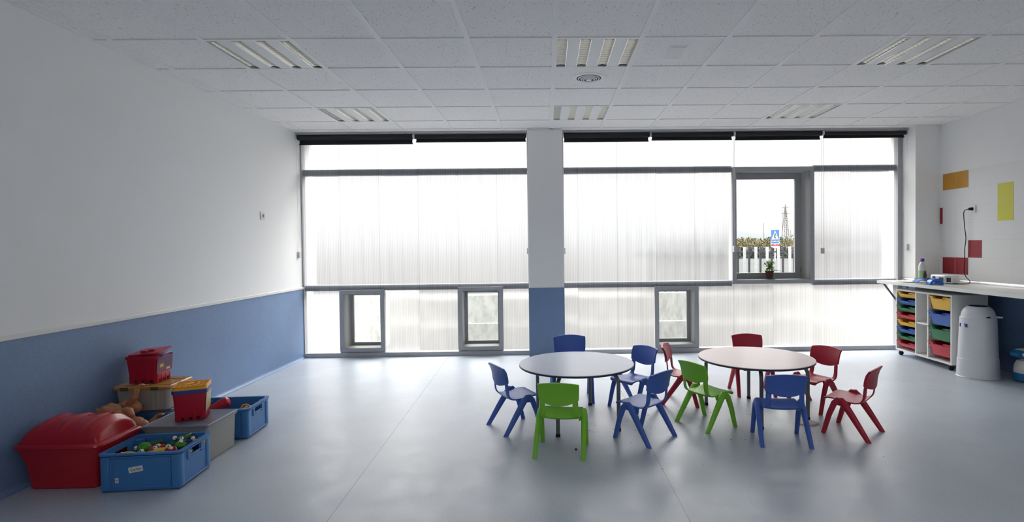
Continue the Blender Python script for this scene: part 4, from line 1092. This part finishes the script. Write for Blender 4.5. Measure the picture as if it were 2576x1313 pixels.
# small frog-eyed toys in the near crate
def shade(n, c): return mat(n, c, rough=.3)
TC = dict(green=shade('toy_green', (.06, .28, .03, 1)), darkgreen=shade('toy_dark_green', (.015, .10, .04, 1)), yellow=shade('toy_yellow', (.80, .48, .02, 1)), red=shade('toy_red', (.40, .01, .03, 1)), blue=shade('toy_blue', (.01, .035, .16, 1)))
BEAD = mat('white_bead', (.80, .76, .70, 1), rough=.4); BEADK = mat('bead_hole', (.03, .02, .02, 1), rough=.6)
def toy(kind, col, loc, rz, tilt, lb, beads):
    r = thing('wooden_toy', lb, 'toy', loc, rz, 'little toys in the near crate'); r.rotation_euler = (tilt, 0, rz)
    m = TC[col]
    if kind == 'round':
        MB().sphere((0, 0, 0), .034, 20, 12, (1.1, .95, .9)).build('body', m, r)
    elif kind == 'wedge':
        MB().loft([[(-.045, -.018, -.012), (-.045, .018, -.012), (-.045, .018, .006), (-.045, -.018, .006)], [(.0, -.022, -.014), (.0, .022, -.014), (0, .022, .02), (0, -.022, .02)],
                   [(.03, -.016, -.012), (.03, .016, -.012), (.03, .014, .016), (.03, -.014, .016)], [(.055, -.008, -.008), (.055, .008, -.008), (.055, .006, .004), (.055, -.006, .004)]]).build('body', m, r, bevel=.004)
    elif kind == 'flat':
        MB().loft([[(.035*math.cos(a)*q, .028*math.sin(a)*q, z) for a in [2*PI*k/7 for k in range(7)]] for q, z in ((.8, -.012), (1, -.006), (1, .006), (.8, .012))]).build('body', m, r, bevel=.003)
    else:
        MB().tube([(-.05, 0, 0), (.05, 0, 0)], .020, n=6).build('body', m, r, ang=10, bevel=.002)
    for b in beads:
        o = MB().sphere((0, 0, 0), .0115, 14, 9).build('bead', BEAD, r, loc=b)
        d = Vector(b).normalized()
        MB().sphere((0, 0, 0), .0045, 8, 5).build('bead_hole', BEADK, o, loc=tuple(Vector((-.25, -.9, .3)).normalized()*.0088))
A_ = lambda x, y, z: (CA[0]+rot((x, y), RA)[0], CA[1]+rot((x, y), RA)[1], z)
toy('flat', 'yellow', A_(-.105, -.10, .187), .4, .5, 'yellow toy at the front left of the labelled crate', [(.03, -.018, .008)])
toy('wedge', 'yellow', A_(-.14, -.06, .170), 1.0, .2, 'second yellow toy, behind the front left one in the labelled crate', [(-.02, .0, .02)])
toy('round', 'green', A_(-.085, .015, .190), .2, 0, 'glossy green rounded toy at the back left of the labelled crate', [(-.045, 0, .0)])
toy('bar', 'darkgreen', A_(-.065, .055, .195), .9, -.2, 'dark green stick-like toy at the back left of the labelled crate', [])
toy('round', 'green', A_(-.035, -.10, .180), .3, 0, 'green rounded toy at the front of the labelled crate', [(.01, -.01, .033)])
toy('wedge', 'red', A_(-.02, .02, .180), .6, .3, 'dark red toy at the back middle of the labelled crate', [(.01, -.015, .028)])
toy('round', 'red', A_(-.045, .075, .165), .6, .3, 'dark red rounded toy at the far side of the labelled crate', [])
toy('round', 'green', A_(.0, -.065, .168), .0, 0, 'small green rounded toy in the middle of the labelled crate', [])
toy('wedge', 'yellow', A_(.045, -.06, .190), .65, -.35, 'long yellow toy with bead eyes in the middle of the labelled crate', [(.045, .0, .016), (-.02, -.01, .022), (.04, .02, .02)])
toy('bar', 'darkgreen', A_(.08, .045, .192), .9, -.5, 'dark green six-sided toy at the back of the labelled crate', [(.02, -.03, .02)])
toy('bar', 'darkgreen', A_(.095, .085, .215), 1.4, .3, 'raised dark green toy at the back right of the labelled crate', [(-.05, .015, .014)])
toy('flat', 'green', A_(.115, .03, .195), .3, .5, 'flat green toy beside the blue one in the labelled crate', [(.0, .0, .022)])
toy('flat', 'red', A_(.105, -.055, .190), .2, .7, 'red flat toy at the right of the labelled crate', [(.005, .0, .022), (-.02, -.035, .0)])
toy('wedge', 'red', A_(.140, -.075, .170), .1, .2, 'dark red toy in the right front corner of the labelled crate', [])
toy('flat', 'blue', A_(.148, .040, .192), .2, 1.1, 'dark blue toy at the right end of the labelled crate', [(.02, .032, .0)])
toy('bar', 'yellow', A_(.165, .085, .188), .5, -.3, 'thin yellow stick toy by the right end of the labelled crate', [])
toy('round', 'darkgreen', A_(.160, -.005, .158), 0, 0, 'dark green toy seen through the handle slot of the labelled crate', [(.026, -.008, .005)])
# the rest of the pile under them
hp = MB(); random.seed(31)
for k in range(60):
    hp.cur = k % 4
    hp.sphere((random.uniform(-.155, .155), random.uniform(-.10, .10), random.uniform(.038, .135)), random.uniform(.018, .028), 8, 5, (random.uniform(.8, 1.3), 1, .8))
o = hp.build('toy_heap', None, mats=[TC['red'], TC['green'], TC['blue'], TC['yellow']]); o.location = (CA[0], CA[1], 0); o.rotation_euler = (0, 0, RA)
tag(o, 'heap of mixed little toys filling the bottom of the labelled crate', 'toys'); o['kind'] = 'stuff'

# ------------------------------------------------------------------ BABY DOLLS (skin modifier bodies)
SKIN = mat('vinyl_doll_skin', (.50, .22, .11, 1), rough=.42, sss=.0)
def skin_body(name, label, joints, bones, loc, extra=None):
    """limbs and torso fused into one continuous surface by a voxel remesh"""
    r = thing(name, label, 'doll', loc, 0, 'baby dolls in the crate')
    mb = MB()
    def rad(k): return joints[k][1][0] if isinstance(joints[k][1], tuple) else joints[k][1]
    for k, (p, _) in enumerate(joints): mb.sphere(p, rad(k), 14, 8)
    for a, b in bones: mb.tube([joints[a][0], joints[b][0]], [rad(a)*.97, rad(b)*.97], n=12)
    o = mb.build('body', SKIN, r)
    md = o.modifiers.new('fuse', 'REMESH'); md.mode = 'VOXEL'; md.voxel_size = .0026; md.use_smooth_shade = True
    sm_ = o.modifiers.new('soften', 'SMOOTH'); sm_.iterations = 3; sm_.factor = .5
    return r
def limb(joints, bones, start, pts):
    """append a chain of (point, radius) from joint index start"""
    prev = start
    for p, rr in pts:
        joints.append((p, rr)); bones.append((prev, len(joints)-1)); prev = len(joints)-1
    return prev
def hand(joints, bones, wrist, pos, d, side, s=1.0):
    """palm plus four short curled fingers and a thumb"""
    d = Vector(d).normalized(); side = Vector(side).normalized(); pos = Vector(pos)
    palm = pos + d*.010*s
    joints.append((tuple(palm), (.0085*s, .0075*s))); bones.append((wrist, len(joints)-1)); pi = len(joints)-1
    up = d.cross(side).normalized()
    for k, L in zip((-1.5, -.5, .5, 1.5), (.8, 1, .95, .75)):
        b = palm + d*.008*s + side*.0048*k*s
        limb(joints, bones, pi, [(tuple(b), .0030*s), (tuple(b+d*.009*L*s+up*.001), .0026*s), (tuple(b+d*.015*L*s-up*.004*s), .0022*s)])
    t = palm + side*.009*s
    limb(joints, bones, pi, [(tuple(t), .0034*s), (tuple(t+d*.006*s+side*.004*s), .0028*s)])
# doll one: torso lying by the tub, one arm flung up onto the amber lid
J = [((0, 0, 0), .044)]; B = []
ch = limb(J, B, 0, [((.030, .0, -.004), .046), ((.058, -.004, -.012), .040)])
arm = limb(J, B, 1, [((.040, -.024, .024), .024), ((.062, -.032, .046), .022), ((.082, -.038, .068), .020), ((.090, -.040, .092), .0175), ((.096, -.042, .112), .0185), ((.102, -.042, .132), .0125), ((.112, -.040, .146), .0105)])
hand(J, B, arm, (.118, -.038, .149), (.92, .1, -.05), (.1, -.9, .2), 1.5)
limb(J, B, 0, [((-.035, -.02, -.008), .032), ((-.055, -.04, -.02), .028)])
skin_body('baby_doll', 'undressed vinyl baby doll with one arm raised onto the amber lid', J, B, (-2.895, 3.735, .300))
# doll two: lying across the pile with bent legs toward the wall
J = [((0, 0, 0), .034)]; B = []
limb(J, B, 0, [((.040, -.004, -.012), .038), ((.075, -.008, -.024), .038), ((.100, -.012, -.034), .030)])
k1 = limb(J, B, 0, [((-.024, -.018, .012), .026), ((-.052, -.026, .022), .024), ((-.074, -.032, .010), .020), ((-.066, -.040, -.012), .018), ((-.046, -.048, -.022), .016), ((-.026, -.056, -.026), .0135), ((-.014, -.062, -.018), .0115)])
for q in range(5): limb(J, B, k1, [((-.004, -.070+q*.005, -.016+q*.003), .0044), ((.004, -.071+q*.005, -.010+q*.003), .0038)])
k2 = limb(J, B, 0, [((-.010, .020, .018), .026), ((-.046, .018, .032), .025), ((-.084, .008, .020), .020), ((-.104, .0, .004), .015), ((-.116, -.006, .012), .011)])
for q in range(4): limb(J, B, k2, [((-.122, -.010+q*.006, .020), .0042), ((-.124, -.010+q*.006, .028), .0036)])
a2 = limb(J, B, 2, [((.070, -.034, .002), .022), ((.050, -.050, .008), .020), ((.030, -.058, .0), .0145)])
hand(J, B, a2, (.022, -.062, -.004), (-.9, -.2, -.1), (.1, .2, .9), 1.4)
a3 = limb(J, B, 2, [((.085, -.026, .014), .024), ((.112, -.032, .012), .025), ((.130, -.040, -.010), .021), ((.122, -.048, -.032), .016)])
skin_body('baby_doll', 'undressed vinyl baby doll lying on the pile with curled legs', J, B, (-2.880, 3.618, .292))
# doll three: belly up in the front of the crate
J = [((0, 0, 0), .046)]; B = []
limb(J, B, 0, [((.035, .004, -.004), .044), ((.066, .008, -.016), .036)])
limb(J, B, 0, [((-.04, .0, .004), .036), ((-.075, -.005, -.01), .028)])
limb(J, B, 0, [((-.01, -.035, -.02), .026), ((.01, -.05, -.03), .022)])
skin_body('baby_doll', 'undressed vinyl baby doll lying belly up at the front of the doll crate', J, B, (-2.765, 3.598, .222))
# doll four: only a leg and foot over the crate edge
J = [((0, 0, 0), .026)]; B = []
ft = limb(J, B, 0, [((.018, .010, .022), .024), ((.030, .016, .042), .019), ((.040, .018, .054), .016), ((.056, .014, .062), .014), ((.070, .010, .066), .012)])
for q in range(5): limb(J, B, ft, [((.079, .002+q*.005, .067), .0044), ((.086, .002+q*.005, .067), .0038)])
limb(J, B, 0, [((-.02, -.01, -.03), .030), ((-.035, -.02, -.05), .036)])
skin_body('baby_doll', 'vinyl baby doll with only a leg and foot showing at the crate corner', J, B, (-2.745, 3.735, .165))

# ------------------------------------------------------------------ WINDOWSILL PLANT
r = thing('potted_plant', 'small leafy plant in a brown pot on the large window ledge', 'potted plant', (2.885, 6.955, .9085))
POT = mat('brown_clay_pot', rgb(96, 58, 48), rough=.7)
MB().lathe([(.010, 0), (.068, .003), (.078, .010), (.074, .012), (.05, .007)], n=32).build('saucer', mat('green_saucer', rgb(120, 150, 130), rough=.4), r)
MB().lathe([(.036, .008), (.050, .088), (.054, .089), (.055, .103), (.049, .103), (.047, .092), (.03, .092)], n=32).build('pot', POT, r)
LF = mat('leaf_green', (.20, .38, .05, 1), rough=.45, var=.5, vscale=30); FLW = mat('pale_flower', (.62, .62, .50, 1), rough=.6)
random.seed(21)
def leaf(mb, base, az, el, L, Wd, curl=.5):
    d = Vector((math.cos(az)*math.cos(el), math.sin(az)*math.cos(el), math.sin(el))); sd = Vector((-math.sin(az), math.cos(az), 0)); n = 6; vs = []
    for i in range(n+1):
        t = i/n; wdt = Wd*math.sin(PI*min(1, t*.92+.06))**.8*.5
        c = Vector(base)+d*L*t+Vector((0, 0, -curl*L*t*t*.5)); up = Vector((0, 0, wdt*.25))
        vs += [c-sd*wdt+up, c, c+sd*wdt+up]
    mb.add(vs, [(i*3+j, i*3+j+1, (i+1)*3+j+1, (i+1)*3+j) for i in range(n) for j in range(2)])
lf = MB()
for k in range(70):
    az = random.uniform(0, 2*PI); z = random.uniform(.095, .21); el = random.uniform(.0, 1.2)
    q = random.uniform(0, .035); leaf(lf, (q*math.cos(az), q*math.sin(az), z), az, el, random.uniform(.04, .062), random.uniform(.025, .04), random.uniform(.2, 1.2))
leaf(lf, (.03, -.02, .112), -.1, .1, .10, .045, .5); leaf(lf, (-.03, -.02, .115), PI+.2, .05, .075, .045, .4); leaf(lf, (-.02, -.03, .11), -2.2, .05, .07, .045, .4); leaf(lf, (.02, -.03, .11), -1.0, .1, .07, .045, .4)
lf.build('foliage', LF, r, solid=.001)
sm = MB()
for k in range(12):
    az = random.uniform(0, 2*PI); q = random.uniform(.0, .05); sm.tube([(0, 0, .09), (q*.5*math.cos(az), q*.5*math.sin(az), .16), (q*math.cos(az), q*math.sin(az), random.uniform(.19, .225))], .002, n=5)
sm.build('stem', LF, r)
fl = MB()
for k in range(46):
    az = random.uniform(0, 2*PI); q = .068*math.sqrt(random.random()); z = .235-q*q*9+random.uniform(-.008, .008)
    fl.sphere((q*math.cos(az), q*math.sin(az), z), random.uniform(.005, .009), 6, 4)
fl.build('flower_cluster', FLW, r)

# ------------------------------------------------------------------ OUTSIDE
struct(MB().box(-12, 20, YW+.32, 9.2, -.35, -.25).build('outside_ground', mat('outdoor_paving', (.16, .16, .155, 1), rough=.9, var=.15, vscale=3), smooth=False))
cw = MB(); cw.box(-12, 20, 8.62, 8.90, -.3, .60); cw.box(-12, 20, 8.56, 8.90, -.3, .155)
for x in (-7, -4.3, -.6, 2.02, 4.8, 9): cw.box(x-.015, x+.015, 8.615, 8.63, .155, .60)
struct(cw.build('wall_outside', CONC, bevel=.012, smooth=False))
GRAV = mat('stony_ground', (.018, .018, .0175, 1), rough=.95, var=.45, vscale=6, bump=1, bscale=12)
gm = MB(); NX, NY = 60, 50; vs = []
random.seed(2)
for j in range(NY+1):
    for i in range(NX+1):
        t = j/NY; y = 8.9+ (t**2)*140; x = -20+ (i/NX)*(60+t*120) - t*40
        vs.append((x, y, .58+random.uniform(-.05, .07)*(1 if j > 0 else 0)))
gm.add(vs, [(j*(NX+1)+i, j*(NX+1)+i+1, (j+1)*(NX+1)+i+1, (j+1)*(NX+1)+i) for j in range(NY) for i in range(NX)])
struct(gm.build('ground', GRAV, smooth=False))
hl = MB(); vs = []; n = 60
random.seed(8); hh = [0]*(n+1)
for i in range(n+1):
    hh[i] = 15.5+4*math.sin(i*.33+.4)+2.2*math.sin(i*.9)+random.uniform(-.5, .5)
rings = []
for d, s in ((0, 0), (60, .55), (150, 1.0), (260, .6), (400, 0)):
    rings.append([(-350+i*20, 520+d, .2+hh[i]*s*1.2) for i in range(n+1)])
hl.loft(rings, cap=False, close=False)
struct(hl.build('hills', mat('hazy_hillside', (.042, .046, .05, 1), rough=1, var=.15, vscale=.03)))
def m_leafy(name, c1):
    return mat(name, c1, rough=.8, var=.5, vscale=5)
BU = [m_leafy('olive_foliage', (.040, .042, .016, 1)), m_leafy('yellow_foliage', (.075, .062, .022, 1)), m_leafy('green_foliage', (.030, .036, .014, 1))]
WOOD = mat('branch_wood', (.25, .2, .16, 1), rough=.9)
def bush(x, y, z, rx, rz, m, lb, seed, n=900, leafs=.085):
    random.seed(seed); r = thing('bush', lb, 'bush', (x, y, z), 0, 'bushes beyond the fence')
    mb = MB()
    for k in range(int(n*2.6)):
        u = random.uniform(-1, 1); a = random.uniform(0, 2*PI); q = random.uniform(.55, 1)**.6; s = math.sqrt(1-u*u)
        px, py, pz = rx*q*s*math.cos(a)*(1+.15*math.sin(3*a+seed)), rx*.8*q*s*math.sin(a), rz*(.5+.5*u*q)*(1+.15*math.sin(5*a+seed*2))
        e = Euler((random.uniform(0, 6), random.uniform(0, 6), random.uniform(0, 6))).to_matrix(); L = leafs*random.uniform(.6, 1.2)
        qd = [Vector((px, py, pz))+e@Vector(v) for v in ((-L, 0, 0), (0, -L*.5, 0), (L, 0, 0), (0, L*.5, 0))]
        mb.add(qd, [(0, 1, 2, 3)])
    mb.build('foliage', m, r, smooth=False)
    t = MB()
    for k in range(7):
        a = random.uniform(0, 2*PI); t.tube([(0, 0, -.05), (rx*.3*math.cos(a), rx*.3*math.sin(a), rz*.4), (rx*.6*math.cos(a), rx*.6*math.sin(a), rz*.8)], [.06, .04, .015], n=5)
    t.build('branch', WOOD, r)
    return r
YB_ = 42
bush(.375*YB_, YB_, .55, 1.8, 1.22, BU[1], 'olive and yellow bush beyond the fence, leftmost in the square window', 1, 1500)
bush(.345*48, 48, .55, 1.6, 1.25, BU[0], 'darker olive bush at the left edge of the square window view', 6, 900)
bush(.428*46, 46, .55, 1.9, 1.30, BU[2], 'green bush beyond the fence, behind the crossing sign', 2, 1400)
bush(.402*53, 53, .55, 1.5, 1.0, BU[0], 'low olive bush between the two larger bushes', 4, 800)
bush(.452*34, 34, .55, .9, 1.05, BU[1], 'yellow-leaved bush at the right of the square window view', 3, 420, .06)
bush(.480*40, 40, .55, 1.7, 1.1, BU[0], 'olive bush just past the right edge of the window view', 5, 800)
hd = MB(); random.seed(9)
for k in range(6000):
    x = random.uniform(6, 24); y = random.uniform(28, 30.5); z = random.uniform(.56, 1.19); L = .09
    e = Euler((random.uniform(0, 6), random.uniform(0, 6), random.uniform(0, 6))).to_matrix()
    hd.add([Vector((x, y, z))+e@Vector(v) for v in ((-L, -L*.5, 0), (L, -L*.5, 0), (L, L*.5, 0), (-L, L*.5, 0))], [(0, 1, 2, 3)])
o = hd.build('hedge', mat('dark_hedge', (.03, .032, .03, 1), rough=.9), smooth=False); tag(o, 'low dark hedge along the road beyond the fence', 'hedge')
# fence: one thing with its slats
FW = mat('white_fence_slat', (.36, .36, .37, 1), rough=.5); FD = mat('dark_fence_slat', (.035, .037, .042, 1), rough=.5)
r = thing('fence', 'fence of alternating white and dark upright slats on the concrete wall', 'fence', (3.6, 8.78, .60))
MB().box(-2.2, 2.2, .006, .022, .02, .05).build('bottom_rail', FD, r); MB().box(-2.2, 2.2, .006, .022, .62, .645).build('top_rail', FD, r)
for k in range(-11, 12):
    x = k*.186-.0
    MB().box(x-.019, x+.019, -.03, .0055, 0, .715).build('slat', FW, r, bevel=.003)
    MB().box(x+.093-.014, x+.093+.014, .0225, .045, 0, .712).build('slat', FD, r)
# pedestrian crossing sign with a red and white plate below
SB = mat('sign_blue', rgb(50, 90, 175), rough=.4); SW = mat('sign_white', (.42, .42, .42, 1), rough=.4); SR = mat('sign_red', rgb(190, 50, 50), rough=.4); SK = mat('sign_black', (.02, .02, .02, 1), rough=.5)
ys = 25; xs_ = .4255*ys
r = thing('crossing_sign', 'blue pedestrian crossing sign with a white triangle beyond the fence', 'road sign', (xs_, ys, .55), math.radians(-14))
MB().tube([(0.0, .03, 0), (.0, .03, 1.5)], .03, n=10).build('post', mat('galvanised_post', (.5, .5, .52, 1), rough=.5), r)
MB().box(-.19, .19, -.01, .01, .96, 1.49).build('sign_plate', SW, r, bevel=.004)
MB().box(-.175, .175, -.016, -.0101, .975, 1.475).build('blue_field', SB, r)
tri = MB(); tri.loft([[(-.155, y, 1.03), (.155, y, 1.03), (.0, y, 1.44)] for y in (-.0205, -.0163)]); tri.build('triangle', SW, r, smooth=False)
fg = MB(); fg.sphere((.0, -.023, 1.31), .024, 10, 6, (1, .3, 1)); 
for pts in ([(0, 1.29), (-.012, 1.18)], [(-.012, 1.19), (-.055, 1.06)], [(-.012, 1.19), (.04, 1.06)], [(0, 1.265), (-.045, 1.20)], [(0, 1.265), (.045, 1.21)]):
    fg.tube([(pts[0][0], -.023, pts[0][1]), (pts[1][0], -.023, pts[1][1])], [.016, .012], n=6)
fg.build('walking_figure', SK, r)
r2 = MB().box(-.19, .19, -.01, .01, .80, .94).build('lower_plate', SW, r); MB().box(-.165, .165, -.014, -.0101, .845, .925).build('lower_blue_field', SB, r)
MB().box(-.19, .19, -.01, .01, .725, .775).build('red_strip', SR, r)
MB().box(-.19, .19, -.01, .01, .63, .720).build('white_strip', SW, r)
# lattice pylon far away
PY = mat('pylon_steel', (.10, .08, .08, 1), rough=.6)
r = thing('pylon', 'thin lattice power pylon far behind the crossing sign', 'pylon', (.4450*160, 160, 0))
pm = MB(); Ht = 13.2
for sx_ in (-1, 1):
    for sy_ in (-1, 1): pm.tube([(sx_*1.0, sy_*1.0, 0), (sx_*.25, sy_*.25, Ht*.8), (0, 0, Ht)], .11, n=4)
for k in range(9):
    z0 = Ht*k/10; z1 = Ht*(k+1)/10; a0 = 1.0-.093*k*1.0; a1 = 1.0-.093*(k+1)
    for s in (-1, 1): pm.tube([(-s*a0, -a0, z0), (s*a1, -a1, z1)], .08, n=4)
pm.build('lattice', PY, r)
am = MB()
for z, L in ((Ht*.80, 1.1), (Ht*.93, .9)): am.tube([(-L, 0, z), (L, 0, z)], .11, n=4)
am.build('crossarm', PY, r)
r = thing('lamp_mast', 'thin mast rising between the bushes beyond the fence', 'mast', (.4045*120, 120, 0))
MB().tube([(0, 0, 0), (0, 0, 6.2)], [.09, .05], n=6).build('pole', PY, r)
r = thing('lamp_mast', 'tall thin mast just left of the pylon', 'mast', (.4392*120, 120, 0))
MB().tube([(0, 0, 0), (0, 0, 9.0)], [.07, .04], n=6).build('pole', PY, r)
# bare young tree
r = thing('bare_tree', 'spindly almost bare young tree at the right of the square window view', 'tree', (.4555*26, 26, .55))
random.seed(14); bt = MB()
bt.tube([(0.15, 0, 0), (.1, 0, .5), (0, 0, .9), (-.02, 0, 1.5)], [.03, .025, .02, .01], n=6)
for k in range(16):
    z = random.uniform(.4, 1.3); s = random.choice((-1, 1)); L = random.uniform(.2, .5)
    bt.tube([(0, 0, z), (s*L*.5, random.uniform(-.1, .1), z+L*.4), (s*L, random.uniform(-.2, .2), z+L*.7)], [.012, .008, .004], n=4)
bt.build('trunk', mat('pale_bark', (.10, .075, .05, 1), rough=.9), r)
